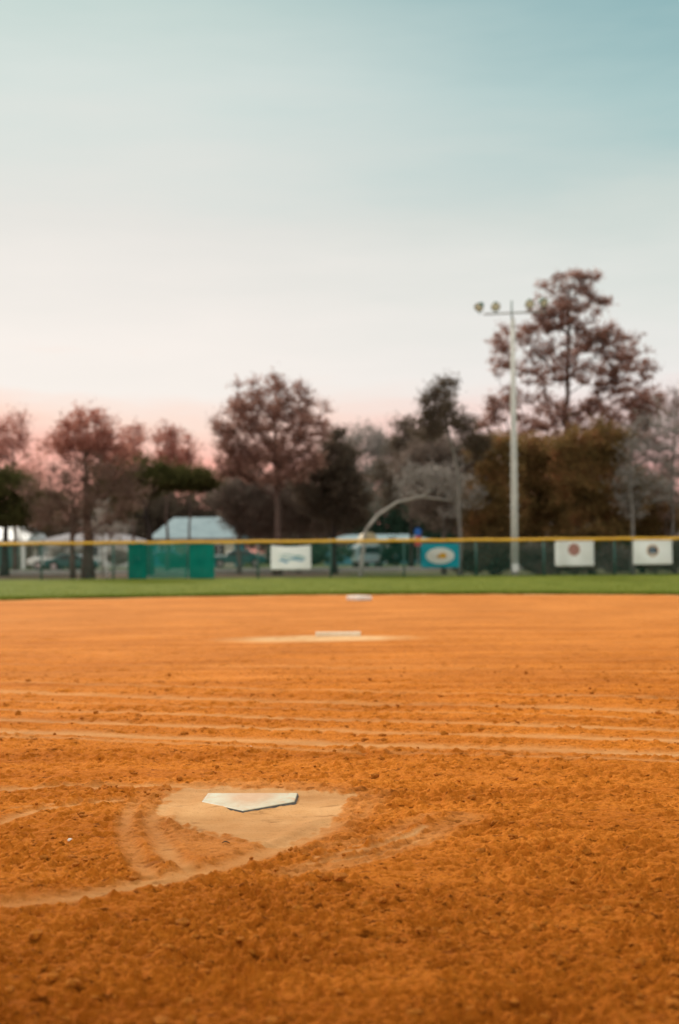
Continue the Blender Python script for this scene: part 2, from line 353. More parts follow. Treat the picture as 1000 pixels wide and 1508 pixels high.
def dirt(x, y, spacing):
    """height and compactness of the infield at world points"""
    r = np.hypot(x, y)
    jx = perlin(x * 7, y * 7, 1); jx2 = perlin(x * 22, y * 22, 2)
    edge = .045 * jx + .035 * jx2
    near = r < 12
    comp = np.zeros(x.shape); ridge = np.zeros(x.shape)
    comp = np.maximum(comp, .16 * sstep(9, 14, r) + .16 * sstep(14, 24, r))
    for ln, wd, s in DRAG:
        d = np.abs(pl_dist(x, y, ln) + edge * .22 * (wd / .06))
        v = perlin(x * .9, y * .9, 5) * .5 + .85
        comp = np.maximum(comp, s * v * (1 - sstep(wd * .1, wd * 1.7, d)))
        ridge += (.35 * wd * .22) * np.clip(v, 0, 1) * (np.exp(-((d - wd * 1.5) / (wd * .6)) ** 2) - .4 * np.exp(-(d / wd) ** 2)) * (1 - sstep(9, 13, r) * .5)
    nx, ny, nr = x[near], y[near], edge[near]
    c = comp[near]; g = ridge[near]
    sd_ = poly_sd(nx, ny, PATCH) + nr * 1.0 + .05 * perlin(nx * 30, ny * 9, 12)
    c = np.maximum(c, 1.13 * (1 - sstep(-.025, .03, sd_))); g -= .010 * (1 - sstep(-.06, .05, sd_))
    sh = poly_sd(nx, ny, HALO) + nr * 2
    c = np.maximum(c, .38 * (1 - sstep(-.12, .14, sh)))
    for ln, wd, s, rim in LINES:
        d = np.abs(pl_dist(nx, ny, ln) + nr * .30)
        br = np.clip(perlin(nx * 3, ny * 3, 8) * .7 + .95, 0.2, 1.0)
        c = np.maximum(c, s * br * (1 - sstep(wd * .05, wd * 1.6, d)))
        g += rim * (np.exp(-((d - wd * 1.35) / (wd * .5)) ** 2) - .8 * np.exp(-(d / (wd * .9)) ** 2))
    # clay banked against the plate's skirt
    pd = poly_sd(nx, ny, PLATE); bank = np.clip(.42 + .7 * perlin(nx * 5, ny * 5, 90) + .25 * perlin(nx * 40, ny * 40, 91), 0, 1.0)
    bank = np.maximum(bank, 1.0 * sstep(.04, .10, TIP[0] - nx) * (ny < TIP[1] + .24))
    g += np.where(pd > -.012, (.015) * bank * (1 - sstep(0.0, .075, pd)), -.012 * sstep(.012, .03, -pd))
    comp[near] = c; ridge[near] = g
    arc_d = np.abs(np.hypot(x - PIT[0], y - PIT[1]) - EDGE_R)
    comp = np.maximum(comp, 1.25 * (1 - sstep(.05, .8, arc_d + .4 * jx)) * (y > PIT[1]))
    # worn pale oval by the pitcher's plate
    ex = (x - PIT[0] + .25) / 1.65; ey = (y - PIT[1] + .45) / .9
    er = np.sqrt(ex ** 2 + ey ** 2) + .5 * edge
    comp = np.maximum(comp, 1.4 * (1 - sstep(.35, 1.15, er)))
    loose = np.clip(1 - comp, 0, 1)
    patchy = np.clip(.75 + .9 * perlin(x * 1.7, y * 1.7, 3) + .4 * perlin(x * 5, y * 5, 4), .12, 1.6)
    h = .020 * perlin(x * .5, y * .5, 6) + .012 * perlin(x * 1.8, y * 2.4, 7)
    for k, (wl, am) in enumerate([(.21, .014), (.10, .013), (.055, .014), (.030, .014), (.017, .012), (.010, .008)]):
        f = sstep(1.6, 3.2, wl / spacing)
        n = perlin(x / (wl * 1.35), y / wl, 20 + k)
        h += f * am * (np.abs(n) * 1.0 + .85 * n - .25) * patchy * (loose * .93 + .05)
    for k, (wl, am) in enumerate([(.075, .010), (.042, .015), (.026, .016)]):
        f = sstep(2.2, 4.0, wl / spacing)
        n = perlin(x / (wl * 1.5), y / (wl * .9), 50 + k) + .35 * perlin(x / (wl * .5), y / (wl * .4), 55 + k)
        h += f * am * sstep(.16, .42, n) * np.clip(patchy, .3, 1.3) * np.clip(loose * 1.15 - .15, 0, 1)
    for k, (wl, am) in enumerate([(.11, .030), (.060, .028), (.034, .020)]):
        f = sstep(2.2, 4.0, wl / spacing)
        n = perlin(x / (wl * 1.7), y / (wl * .8), 70 + k) + .3 * perlin(x / (wl * .5), y / (wl * .35), 75 + k)
        h -= f * am * sstep(.26, .46, n) * np.clip(patchy, .4, 1.3) * np.clip(loose * 1.3 - .3, 0, 1)
    streak = perlin(x * .35, y * 5.5, 31) * sstep(8, 12, r)
    h += ridge + .006 * streak
    comp = np.clip(comp + .22 * streak * (1 - comp), 0, 1.3)
    return h, comp

nr_ = 1900; nc_ = 860
d_ = 2.2 * np.exp(np.linspace(0, math.log(41 / 2.2), nr_))
t_ = np.linspace(-1, 1, nc_); t_ = .58 * t_ + .42 * t_ ** 3
X = (1.4 + .5 * d_)[:, None] * t_[None, :]; Y = np.repeat(d_[:, None], nc_, 1)
SPC = np.maximum(.00155 * Y, (1.4 + .5 * Y) * 2 / nc_ * .75)
hh, cc = dirt(X.ravel(), Y.ravel(), SPC.ravel())
V = np.stack([X.ravel(), Y.ravel(), hh], 1)
i = np.arange(nr_ * nc_).reshape(nr_, nc_)
Q = np.stack([i[:-1, :-1], i[:-1, 1:], i[1:, 1:], i[1:, :-1]], -1).reshape(-1, 4)

m, nt, p = newmat('infield_clay')
N = lambda t: nt.nodes.new(t); LK = nt.links.new
at_ = N('ShaderNodeAttribute'); at_.attribute_name = 'compact'
tc = N('ShaderNodeTexCoord')
def noise(scale, detail=5, rough=.6, sc=None):
    n = N('ShaderNodeTexNoise'); n.inputs['Scale'].default_value = scale; n.inputs['Detail'].default_value = detail; n.inputs['Roughness'].default_value = rough
    if sc:
        mp = N('ShaderNodeMapping'); mp.inputs['Scale'].default_value = sc; LK(tc.outputs['Object'], mp.inputs['Vector']); LK(mp.outputs[0], n.inputs['Vector'])
    else: LK(tc.outputs['Object'], n.inputs['Vector'])
    return n.outputs['Fac']
def cramp(f, stops):
    r = N('ShaderNodeValToRGB'); e = r.color_ramp.elements
    while len(e) < len(stops): e.new(.5)
    for k, (a, c) in enumerate(stops): e[k].position = a; e[k].color = c
    LK(f, r.inputs['Fac']); return r.outputs['Color']
def cmix(f, a, b, mode='MIX'):
    n = N('ShaderNodeMix'); n.data_type = 'RGBA'; n.blend_type = mode
    if isinstance(f, float): n.inputs['Factor'].default_value = f
    else: LK(f, n.inputs['Factor'])
    LK(a, n.inputs[6]); LK(b, n.inputs[7]); return n.outputs[2]
loose_c = cramp(noise(55, 6, .7), [(.30, L3(.42, .116, .010)), (.52, L3(.63, .196, .022)), (.72, L3(.80, .285, .048))])
comp_c = cramp(noise(18, 7, .65), [(.28, L3(.60, .275, .09)), (.55, L3(.68, .33, .122)), (.8, L3(.74, .385, .16))])
big = cramp(noise(.55, 4, .55), [(.3, L3(.84, .80, .74)), (.7, L3(1.06, 1.06, 1.06))])
base = cmix(at_.outputs['Fac'], loose_c, comp_c)
chalk = N('ShaderNodeMath'); chalk.operation = 'MULTIPLY_ADD'; chalk.use_clamp = True; chalk.inputs[1].default_value = 3.0; chalk.inputs[2].default_value = -3.0; LK(at_.outputs['Fac'], chalk.inputs[0])
pale_c = cramp(noise(7, 5, .6), [(.3, L3(.70, .40, .18)), (.7, L3(.84, .56, .30))])
base = cmix(chalk.outputs[0], base, pale_c)
base = cmix(1.0, base, big, 'MULTIPLY')
# near clay darkened in colour: looser soil, with lens vignette painted in
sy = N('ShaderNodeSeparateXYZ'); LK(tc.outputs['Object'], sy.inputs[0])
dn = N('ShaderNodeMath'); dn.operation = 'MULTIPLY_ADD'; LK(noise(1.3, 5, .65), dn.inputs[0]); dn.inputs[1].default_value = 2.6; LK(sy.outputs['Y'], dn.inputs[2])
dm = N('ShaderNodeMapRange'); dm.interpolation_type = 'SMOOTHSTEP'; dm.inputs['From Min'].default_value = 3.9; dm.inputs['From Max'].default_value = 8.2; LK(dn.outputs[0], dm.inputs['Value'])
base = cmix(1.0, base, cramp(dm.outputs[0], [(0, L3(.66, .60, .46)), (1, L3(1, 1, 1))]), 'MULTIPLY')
spk = cramp(noise(120, 3, .6), [(.30, L3(.45, .40, .36)), (.42, L3(1, 1, 1))])  # fine dark specks put the shade between small lumps into the colour
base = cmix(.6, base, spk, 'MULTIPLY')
# broad uneven bands left by the drag mat, and coarse dark specks in rows
bandc = cramp(noise(1.0, 5, .6, (.22, 2.6, 1)), [(.32, L3(.80, .74, .68)), (.60, L3(1.06, 1.08, 1.10))])
base = cmix(1.0, base, bandc, 'MULTIPLY')
rowc = cramp(noise(7, 4, .65, (.75, 1.6, 1)), [(.30, L3(.50, .44, .38)), (.40, L3(1, 1, 1))])
base = cmix(.75, base, rowc, 'MULTIPLY')
# shaded sides of lumps, painted as dark specks into the loose clay
lump_shade = cramp(noise(30, 4, .6, (.62, 1.25, 1)), [(.33, L3(.30, .27, .22)), (.41, L3(1, 1, 1))])
inv = N('ShaderNodeMath'); inv.operation = 'SUBTRACT'; inv.use_clamp = True; inv.inputs[0].default_value = .85; LK(at_.outputs['Fac'], inv.inputs[1])
base = cmix(inv.outputs[0], base, cmix(1.0, base, lump_shade, 'MULTIPLY'))
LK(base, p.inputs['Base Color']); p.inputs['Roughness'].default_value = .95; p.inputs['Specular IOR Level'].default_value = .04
bp = N('ShaderNodeBump'); bp.inputs['Strength'].default_value = .8; bp.inputs['Distance'].default_value = .008
LK(noise(190, 5, .7), bp.inputs['Height']); LK(bp.outputs[0], p.inputs['Normal'])
M['dirt'] = m
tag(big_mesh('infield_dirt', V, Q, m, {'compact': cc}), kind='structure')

# loose clods of clay
def dirt_h(x, y):
    x = np.atleast_1d(np.asarray(x, float)); y = np.atleast_1d(np.asarray(y, float))
    return dirt(x, y, np.maximum(.00155 * y, (1.4 + .5 * np.abs(y)) * 2 / nc_ * .75))
nC = 9000
dC = 2.6 * np.exp(RNG.uniform(0, math.log(13 / 2.6), nC)); xC = RNG.uniform(-1, 1, nC) * (.33 * dC + .4)
hC, cC = dirt_h(xC, dC)
den = np.clip(.55 + 1.5 * perlin(xC * 1.3, dC * 1.3, 44), .05, 1) * np.clip(1 - 1.6 * cC, .0, 1)
kp = RNG.uniform(0, 1, nC) < den
xC, dC, hC = xC[kp], dC[kp], hC[kp]
bm = bmesh.new(); bmesh.ops.create_icosphere(bm, subdivisions=1, radius=1.0)
iv = np.array([v.co[:] for v in bm.verts]); if_ = np.array([[v.index for v in f.verts] for f in bm.faces]); bm.free()
nK = len(xC); sz = np.clip(RNG.lognormal(math.log(.0048), .65, nK), .002, .022)
VV = iv[None] * (1 + RNG.uniform(-.32, .32, (nK, len(iv), 1))) * sz[:, None, None] * np.stack([RNG.uniform(.9, 1.7, nK), RNG.uniform(.8, 1.3, nK), RNG.uniform(.55, .9, nK)], 1)[:, None, :]
an = RNG.uniform(0, 6.28, nK); ca, sa = np.cos(an), np.sin(an)
VX = VV[..., 0] * ca[:, None] - VV[..., 1] * sa[:, None] + xC[:, None]; VY = VV[..., 0] * sa[:, None] + VV[..., 1] * ca[:, None] + dC[:, None]; VZ = VV[..., 2] + (hC + sz * .25)[:, None]
FF = (if_[None] + (np.arange(nK) * len(iv))[:, None, None]).reshape(-1, 3)
tag(big_mesh('dirt_clods', np.stack([VX, VY, VZ], -1).reshape(-1, 3), FF, M['clod'], smooth=False), 'crumbled clay clods strewn over the raked orange infield', 'dirt clods', kind='stuff')

# ------------------------------------------------------------------ ground, road, outfield
def noisy_plane(name, x0, x1, y0, y1, z, mat):
    return tag(mesh_obj(name, [(x0, y0, z), (x1, y0, z), (x1, y1, z), (x0, y1, z)], [(0, 1, 2, 3)], mat), kind='structure')
m, nt, p = newmat('park_ground')
N = lambda t: nt.nodes.new(t); LK = nt.links.new; tc = N('ShaderNodeTexCoord')
grs = cramp(noise(.9, 6, .65), [(.3, L3(.055, .062, .022)), (.55, L3(.11, .115, .045)), (.75, L3(.20, .175, .09))])
brn = cramp(noise(1.4, 6, .65), [(.3, L3(.075, .045, .03)), (.7, L3(.17, .115, .08))])
sx = N('ShaderNodeSeparateXYZ'); LK(tc.outputs['Object'], sx.inputs[0])
mr = N('ShaderNodeMapRange'); mr.inputs['From Min'].default_value = -1.5; mr.inputs['From Max'].default_value = 1.5; LK(sx.outputs['X'], mr.inputs['Value'])
base = cmix(mr.outputs[0], brn, grs); LK(base, p.inputs['Base Color']); p.inputs['Roughness'].default_value = .95; p.inputs['Specular IOR Level'].default_value = .05
noisy_plane('ground', -900, 900, -300, 1500, -.06, m)
noisy_plane('road', -300, 300, 76, 83.5, -.02, M['road'])
mb = MB(); mb.box(-300, 300, 75.7, 76, -.06, .09); mb.box(-300, 300, 83.5, 83.8, -.06, .09)
tag(mb.build('kerb', M['kerb']), kind='structure')
m, nt, p = newmat('lawn_grass'); N = lambda t: nt.nodes.new(t); LK = nt.links.new; tc = N('ShaderNodeTexCoord')
lw = cramp(noise(.8, 6, .65), [(.3, L3(.04, .06, .018)), (.6, L3(.075, .10, .03)), (.8, L3(.13, .13, .05))])
LK(lw, p.inputs['Base Color']); p.inputs['Roughness'].default_value = .95; p.inputs['Specular IOR Level'].default_value = .05
noisy_plane('lawn', -300, 300, 83.8, 180, -.03, m)

# outfield turf, its edge an arc round the pitcher's plate
m, nt, p = newmat('outfield_turf'); N = lambda t: nt.nodes.new(t); LK = nt.links.new; tc = N('ShaderNodeTexCoord')
tf = cramp(noise(1.1, 7, .7), [(.28, L3(.085, .118, .014)), (.5, L3(.135, .178, .022)), (.75, L3(.23, .235, .045))])
dry = cramp(noise(14, 5, .7), [(.35, L3(.75, .7, .7)), (.7, L3(1.2, 1.15, 1.1))])
LK(cmix(1.0, tf, dry, 'MULTIPLY'), p.inputs['Base Color']); p.inputs['Roughness'].default_value = .9
p.inputs['Specular IOR Level'].default_value = .03
M['turf'] = m
FENCE_D = 54.6
C0 = np.array([PIT[0], PIT[1]])
RAD = np.hypot(*(ground(505, 876)[:2] - C0))
TH = np.linspace(R(8), R(172), 420); NR = 70
ss = np.linspace(0, 1, NR) ** 1.6
jit = .16 * perlin(TH * 22, TH * 0, 61) + .12 * perlin(TH * 60, TH * 0, 65) + .05 * perlin(TH * 130, TH * 0, 62)
rm = np.minimum(42.0, (FENCE_D + 1.3 - C0[1]) / np.sin(TH))
RR = (RAD + jit)[:, None] + ss[None] * (np.maximum(rm, RAD + 1.5) - RAD)[:, None]
GX = C0[0] + RR * np.cos(TH)[:, None]; GY = C0[1] + RR * np.sin(TH)[:, None]
GZ = .035 * sstep(0, .25, RR - RAD) + .02 * perlin(GX * .8, GY * .8, 63) + .012 * perlin(GX * 4, GY * 4, 64) + .012
i = np.arange(GX.size).reshape(GX.shape)
Q = np.stack([i[:-1, :-1], i[1:, :-1], i[1:, 1:], i[:-1, 1:]], -1).reshape(-1, 4)
tag(big_mesh('outfield', np.stack([GX.ravel(), GY.ravel(), GZ.ravel()], 1), Q, M['turf']), kind='structure')
LM['grass'] = leafmat('grass_blades', [L3(.08, .118, .014), L3(.15, .19, .024), L3(.27, .26, .06)], .35)
nB = 60000
th = RNG.uniform(R(50), R(130), nB); rr_ = RAD + RNG.uniform(-.08, 1, nB) ** 2 * 17 * np.sign(1)
rr_ = np.where(RNG.uniform(0, 1, nB) < .3, RAD + RNG.uniform(-.12, 1.2, nB), rr_)
bx = C0[0] + rr_ * np.cos(th); by = C0[1] + rr_ * np.sin(th); ok = by < FENCE_D + .8; bx, by = bx[ok], by[ok]; nB = len(bx)
hb = RNG.uniform(.035, .085, nB); a = RNG.uniform(0, 6.28, nB); wb = .018
lx = RNG.normal(0, .03, nB); ly = RNG.normal(0, .03, nB)
P0 = np.stack([bx - wb * np.cos(a), by - wb * np.sin(a), np.full(nB, .02)], 1); P1 = np.stack([bx + wb * np.cos(a), by + wb * np.sin(a), np.full(nB, .02)], 1); P2 = np.stack([bx + lx, by + ly, hb], 1)
tag(big_mesh('grass_blades', np.stack([P0, P1, P2], 1).reshape(-1, 3), np.arange(nB * 3).reshape(-1, 3), LM['grass'], smooth=False), 'short green grass blades of the outfield turf', 'grass', kind='stuff')

# ------------------------------------------------------------------ plate, pitcher's plate, base
m, nt, p = newmat('plate_white'); N = lambda t: nt.nodes.new(t); LK = nt.links.new; tc = N('ShaderNodeTexCoord')
wc = cramp(noise(9, 7, .65), [(.3, L3(.34, .305, .19)), (.55, L3(.48, .455, .32)), (.8, L3(.55, .53, .39))])
dc = cramp(noise(30, 6, .7), [(.3, L3(.44, .20, .065)), (.7, L3(.54, .28, .11))])
# clay smeared over the front middle of the plate
mp = N('ShaderNodeMapping'); mp.inputs['Location'].default_value = (0, -.40, 0); LK(tc.outputs['Object'], mp.inputs['Vector'])
mp2 = N('ShaderNodeMapping'); mp2.inputs['Scale'].default_value = (1 / .13, 1 / .30, 0); LK(mp.outputs[0], mp2.inputs['Vector'])
ln = N('ShaderNodeVectorMath'); ln.operation = 'LENGTH'; LK(mp2.outputs[0], ln.inputs[0])
ad = N('ShaderNodeMath'); ad.operation = 'ADD'; LK(ln.outputs['Value'], ad.inputs[0]); LK(noise(16, 6, .7), ad.inputs[1])
mr = N('ShaderNodeMapRange'); mr.inputs['From Min'].default_value = 1.85; mr.inputs['From Max'].default_value = .95; LK(ad.outputs[0], mr.inputs['Value'])
mr2 = N('ShaderNodeMapRange'); mr2.inputs['From Min'].default_value = .47; mr2.inputs['From Max'].default_value = .72; LK(noise(26, 6, .7), mr2.inputs['Value'])
mxx = N('ShaderNodeMath'); mxx.operation = 'MAXIMUM'; LK(mr.outputs[0], mxx.inputs[0]); LK(mr2.outputs[0], mxx.inputs[1])
m75 = N('ShaderNodeMath'); m75.operation = 'MULTIPLY'; m75.inputs[1].default_value = .85; LK(mxx.outputs[0], m75.inputs[0])
LK(cmix(m75.outputs[0], wc, dc), p.inputs['Base Color']); p.inputs['Roughness'].default_value = .55
M['white_rubber'] = m
ax = (PIT - TIP)[:2]; rz = math.atan2(ax[1], ax[0]) - math.pi / 2
hz = float(dirt_h([TIP[0]], [TIP[1] - .25])[0][0])
hp = empty('home_plate', (TIP[0], TIP[1], hz - .004), 'white five-sided rubber home plate set in swept clay', 'home plate', rz=rz)
pent = [(0, 0), (.216, .216), (.216, .432), (-.216, .432), (-.216, .216)]
def inset(P, k):
    c = np.array([0, .25]); return [tuple(c + (np.array(q) - c) * k) for q in P]
mb = MB(); mb.prism([(x, y, .010) for x, y in inset(pent, .992)], (0, 0, .013))
o = mb.build('plate_top', M['white_rubber'], hp)
bmod = o.modifiers.new('bevel', 'BEVEL'); bmod.width = .003; bmod.segments = 2
mb = MB(); out_ = [(x, y, -.02) for x, y in inset(pent, 1.05)]; top_ = [(x, y, .020) for x, y in inset(pent, 1.0)]; n = 5
mb.v = [np.array(q) for q in out_ + top_]; mb.f = [(k, (k + 1) % n, n + (k + 1) % n, n + k) for k in range(n)] + [tuple(range(5, 10))]
mb.build('bevel_edge', M['grey_rubber'], hp)

zp = float(dirt_h([PIT[0]], [PIT[1]])[0][0])
pp = box('pitchers_plate', -.305, .305, -.076, .076, -.09, .022, M['pitch_rubber'], bev=.006)
pp.location = (PIT[0], PIT[1], zp + .03); pp.rotation_euler = (0, 0, R(-1))
tag(pp, 'long cream rubber slab lying in the pale worn oval of the infield', "pitcher's plate")
zs = float(dirt_h([SEC[0]], [SEC[1]])[0][0])
sb = empty('second_base', (SEC[0], SEC[1], zs), 'white square base bag at the far edge of the clay', 'base', rz=R(38))
o = box('bag', -.22, .22, -.22, .22, .0, .11, M['base_canvas'], sb, bev=.03)
mb = MB()
for s in (-1, 1): mb.box(s * .1 - .012, s * .1 + .012, -.223, .223, .1095, .1125)
mb.build('strap', M['base_canvas'], sb)

# small things lying on the clay
def pebble(px, py, r, label):
    r *= .75; g = ground(px, py); bm = bmesh.new(); bmesh.ops.create_icosphere(bm, subdivisions=2, radius=r)
    for v in bm.verts: v.co = Vector((v.co.x * 1.15, v.co.y, v.co.z * .8)) * (1 + random.uniform(-.12, .12))
    o = bm_obj('pebble', bm, M['pebble'], smooth=True); o.location = (g[0], g[1], float(dirt_h([g[0]], [g[1]])[0][0]) + r * .45)
    return tag(o, label, 'pebble', 'pale pebbles on the clay')
pebble(103, 1239, .013, 'larger white pebble lying on loose clay to the side of the plate')
pebble(244, 1269, .006, 'tiny pale pebble on the curved swept line below the plate')
pebble(369, 1101, .010, 'white pebble just in front of the long drag lines')
g = ground(333, 1243); zl = float(dirt_h([g[0]], [g[1]])[0][0])
mb = MB(); pts = []
nl = 9; mbv = []; mbf = []
for k in range(nl):
    t = k / (nl - 1); wv = .011 * math.sin(math.pi * t) ** .8
    for s in (-1, 0, 1): mbv.append((-.028 + .056 * t, s * wv, .010 * (1 - s * s * -.6) + .008 * math.sin(t * 4)))
for k in range(nl - 1):
    for s in range(2): a = k * 3 + s; mbf.append((a, a + 3, a + 4, a + 1))
o = mesh_obj('dead_leaf', mbv, mbf, M['dry_leaf'], smooth=True); o.location = (g[0], g[1], zl + .004); o.rotation_euler = (0, 0, R(12))
o.scale = (.55, .7, .5); so_ = o.modifiers.new('solid', 'SOLIDIFY'); so_.thickness = .0015
tag(o, 'small dark curled leaf lying on the clay in front of the plate', 'leaf')

# ------------------------------------------------------------------ fence
def fz(px, py): return at(px, py, FENCE_D)
PH = float(fz(500, 796.5)[2])                      # height of the capped rail
fx0, fx1 = -25.5, 25.5
fe = empty('chain_link_fence', (0, FENCE_D, 0), 'low green chain-link outfield fence with a yellow capped top rail', 'fence')
px_posts = [61, 167, 274, 380, 487, 595, 701, 801, 905]
xs = [float(fz(q, 830)[0]) for q in px_posts]
stp = 3.0; k = xs[0] - stp
while k > fx0: xs.append(k); k -= stp
k = xs[8] + stp
while k < fx1: xs.append(k); k += stp
for x in sorted(xs):
    mb = MB(); mb.tube([(x, 0, -.3), (x, 0, PH)], .04, 10); mb.build('post', M['green_metal'], fe, True)
MB().tube([(fx0, 0, PH), (fx1, 0, PH)], .025, 8).build('top_rail', M['green_metal'], fe, True)
npts = 240; xs0 = xs[0]
MB().tube([(fx0 + (fx1 - fx0) * k / npts, 0, PH + .004 * math.sin(k * 1.7) - .016 * abs(math.sin(math.pi * (fx0 + (fx1 - fx0) * k / npts - xs0) / 3.0))) for k in range(npts + 1)], .062, 10).build('rail_cap', M['yellow_cap'], fe, True)
mb = MB(); st = .075; W_ = fx1 - fx0; k = 0
for s in (-1, 1):
    x = fx0 - PH
    while x < fx1 + PH:
        a, b = (x, x + s * PH)
        mb.tube([(a, .045 + s * .003, .03), (b, .045 + s * .003, PH)], .0024, 3, cap=False); x += st
mb.build('wire_mesh', M['green_wire'], fe)

# ------------------------------------------------------------------ banners and screens tied to the fence
def banner(name, px0, px1, py0, py1, mat, label, cat, group=None, sag=0.0, seed=0, depth=.07, parts=(), nx=26, nz=16, ties=True):
    a = fz(px0, py1); b = fz(px1, py0); wd = b[0] - a[0]; z0, z1 = a[2], b[2]
    tilt = (fz(px1, py1)[2] - z0)
    root = empty(name, ((a[0] + b[0]) / 2, FENCE_D - depth, z0), label, cat, group)
    rs = random.Random(seed); ph = [rs.uniform(0, 6) for _ in range(4)]
    def S(u, v, off=0.0):
        x = (u - .5) * wd; z = v * (z1 - z0) - tilt * 0
        z -= sag * (4 * u * (1 - u)) * v ** 3
        y = .018 * math.sin(u * 9 + ph[0] + v * 2) + .010 * math.sin(v * 7 + ph[1] + u * 3) - .02 * math.sin(math.pi * v) * math.sin(math.pi * u)
        return np.array([x, y - off, z])
    v_ = []; f_ = []
    for j in range(nz + 1):
        for i_ in range(nx + 1): v_.append(S(i_ / nx, j / nz))
    for j in range(nz):
        for i_ in range(nx): q = j * (nx + 1) + i_; f_.append((q, q + 1, q + nx + 2, q + nx + 1))
    o = mesh_obj('sheet', v_, f_, mat, root, True); sm = o.modifiers.new('thick', 'SOLIDIFY'); sm.thickness = .003; sm.offset = 1
    if ties:
        for (u, v) in ((.02, .03), (.98, .03), (.02, .97), (.98, .97)):
            p_ = S(u, v)
            MB().tube([p_ + (0, -.012, 0), p_ + (0, .008, 0)], .02, 10).build('grommet', M['steel'], root, True)
    asp = (z1 - z0) / wd
    for (nm, mt, polys, off) in parts:
        mb = MB()
        for P in polys:                              # prints follow the waves of the sheet
            n = len(P); b_ = len(mb.v)
            if nm in ('swoosh',):
                h_ = n // 2
                for k in range(h_): mb.v += [S(*P[k], off), S(*P[n - 1 - k], off)]
                mb.f += [(b_ + 2 * k, b_ + 2 * k + 1, b_ + 2 * k + 3, b_ + 2 * k + 2) for k in range(h_ - 1)]
            else:
                cu = sum(q[0] for q in P) / n; cv = sum(q[1] for q in P) / n; K = 6
                for j in range(K):
                    t = 1 - j / K; mb.v += [S(cu + (u - cu) * t, cv + (v - cv) * t, off) for u, v in P]
                mb.v.append(S(cu, cv, off)); last = len(mb.v) - 1
                for j in range(K - 1):
                    for k in range(n): k2 = (k + 1) % n; mb.f.append((b_ + j * n + k, b_ + j * n + k2, b_ + (j + 1) * n + k2, b_ + (j + 1) * n + k))
                mb.f += [(b_ + (K - 1) * n + k, b_ + (K - 1) * n + (k + 1) % n, last) for k in range(n)]
        o2 = mb.build(nm, mt, root); sm = o2.modifiers.new('thick', 'SOLIDIFY'); sm.thickness = .001; sm.offset = 0
    return root, asp
def disc(cu, cv, r, asp, n=28, ry=None, a0=0, a1=2 * math.pi):
    return [(cu + r * asp * math.cos(a0 + (a1 - a0) * k / n), cv + (ry or r) * math.sin(a0 + (a1 - a0) * k / n)) for k in range(n)]
def gear(cu, cv, r, asp, n=16):
    P = []
    for k in range(n * 2):
        q = math.pi * k / n; rr2 = r * (1.0 if k % 2 else .88); P.append((cu + rr2 * asp * math.cos(q), cv + rr2 * math.sin(q)))
    return P
def ribbon(pts, w0):
    P = [np.array(q) for q in pts]; up, dn = [], []
    for k, q in enumerate(P):
        t = k / (len(P) - 1); w2 = w0 * (.25 + math.sin(math.pi * t)); up.append((q[0], q[1] + w2)); dn.append((q[0], q[1] - w2))
    return up + dn[::-1]
wave = lambda u0, u1, v, am, n=9, f=2.0: [(u0 + (u1 - u0) * k / n, v + am * math.sin(k / n * math.pi * f)) for k in range(n + 1)]
BG = 'sponsor banners tied to the outfield fence'
A_ = 36 / 58
banner('fence_banner', 399, 458, 802.5, 839, M['banner_white'], 'white banner printed with faint teal and blue swooshes, beside the green screens', 'banner', BG, sag=.07, seed=1, parts=[
    ('swoosh', M['ink_teal'], [ribbon(wave(.16, .84, .60, .03), .018), ribbon(wave(.22, .56, .48, .03), .022), ribbon(wave(.60, .88, .50, .03), .028), ribbon(wave(.40, .70, .40, .02), .015)], .010),
    ('swoosh', M['ink_blue'], [ribbon(wave(.20, .46, .36, .04), .045), ribbon(wave(.45, .86, .42, .05), .035)], .014)])
banner('fence_banner', 620, 676, 800.5, 836.5, M['banner_teal'], 'bright teal banner with a white oval and yellow blot', 'banner', BG, seed=2, parts=[
    ('oval', M['ink_white'], [disc(.5, .5, .37 / A_, A_, ry=.335)], .010),
    ('yellow_mark', M['ink_yellow'], [disc(.57, .51, .105 / A_, A_, ry=.11)], .014),
    ('tan_mark', M['ink_tan'], [disc(.46, .47, .055 / A_, A_, ry=.065)], .012)])
banner('fence_banner', 817, 874, 796.5, 834, M['banner_white'], 'white banner with a round maroon and pink emblem high in its middle', 'banner', BG, seed=3, parts=[
    ('emblem_ring', M['ink_maroon'], [gear(.49, .66, .265, A_)], .010),
    ('emblem_disc', M['ink_pink'], [disc(.49, .66, .16, A_)], .014),
    ('emblem_bar', M['ink_maroon'], [[(.44, .64), (.54, .64), (.54, .68), (.44, .68)]], .018)])
banner('fence_banner', 932, 989, 795, 831.5, M['banner_white'], 'white banner with a round tan emblem around dark navy marks', 'banner', BG, seed=4, parts=[
    ('emblem_ring', M['ink_tan'], [gear(.50, .57, .26, A_)], .010),
    ('emblem_disc', M['ink_white'], [disc(.50, .57, .19, A_)], .014),
    ('emblem_marks', M['ink_navy'], [disc(.45, .57, .09, A_, ry=.13), disc(.56, .57, .09, A_, ry=.13), [(.42, .68), (.58, .68), (.56, .72), (.44, .72)]], .018)])
SG = 'green windscreens on the outfield fence'
for k_, op in (('windscreen', .18), ('windscreen_sheer', .66)):
    if k_ not in M: M[k_] = mottled('sheer_green_screen', L3(.004, .20, .155), L3(.012, .29, .225), 2.0, .85)
    nt = M[k_].node_tree; out_n = nt.nodes['Material Output']; src = out_n.inputs['Surface'].links[0].from_socket
    tr = nt.nodes.new('ShaderNodeBsdfTransparent'); mx = nt.nodes.new('ShaderNodeMixShader'); mx.inputs['Fac'].default_value = op
    nt.links.new(src, mx.inputs[1]); nt.links.new(tr.outputs[0], mx.inputs[2]); nt.links.new(mx.outputs[0], out_n.inputs['Surface'])
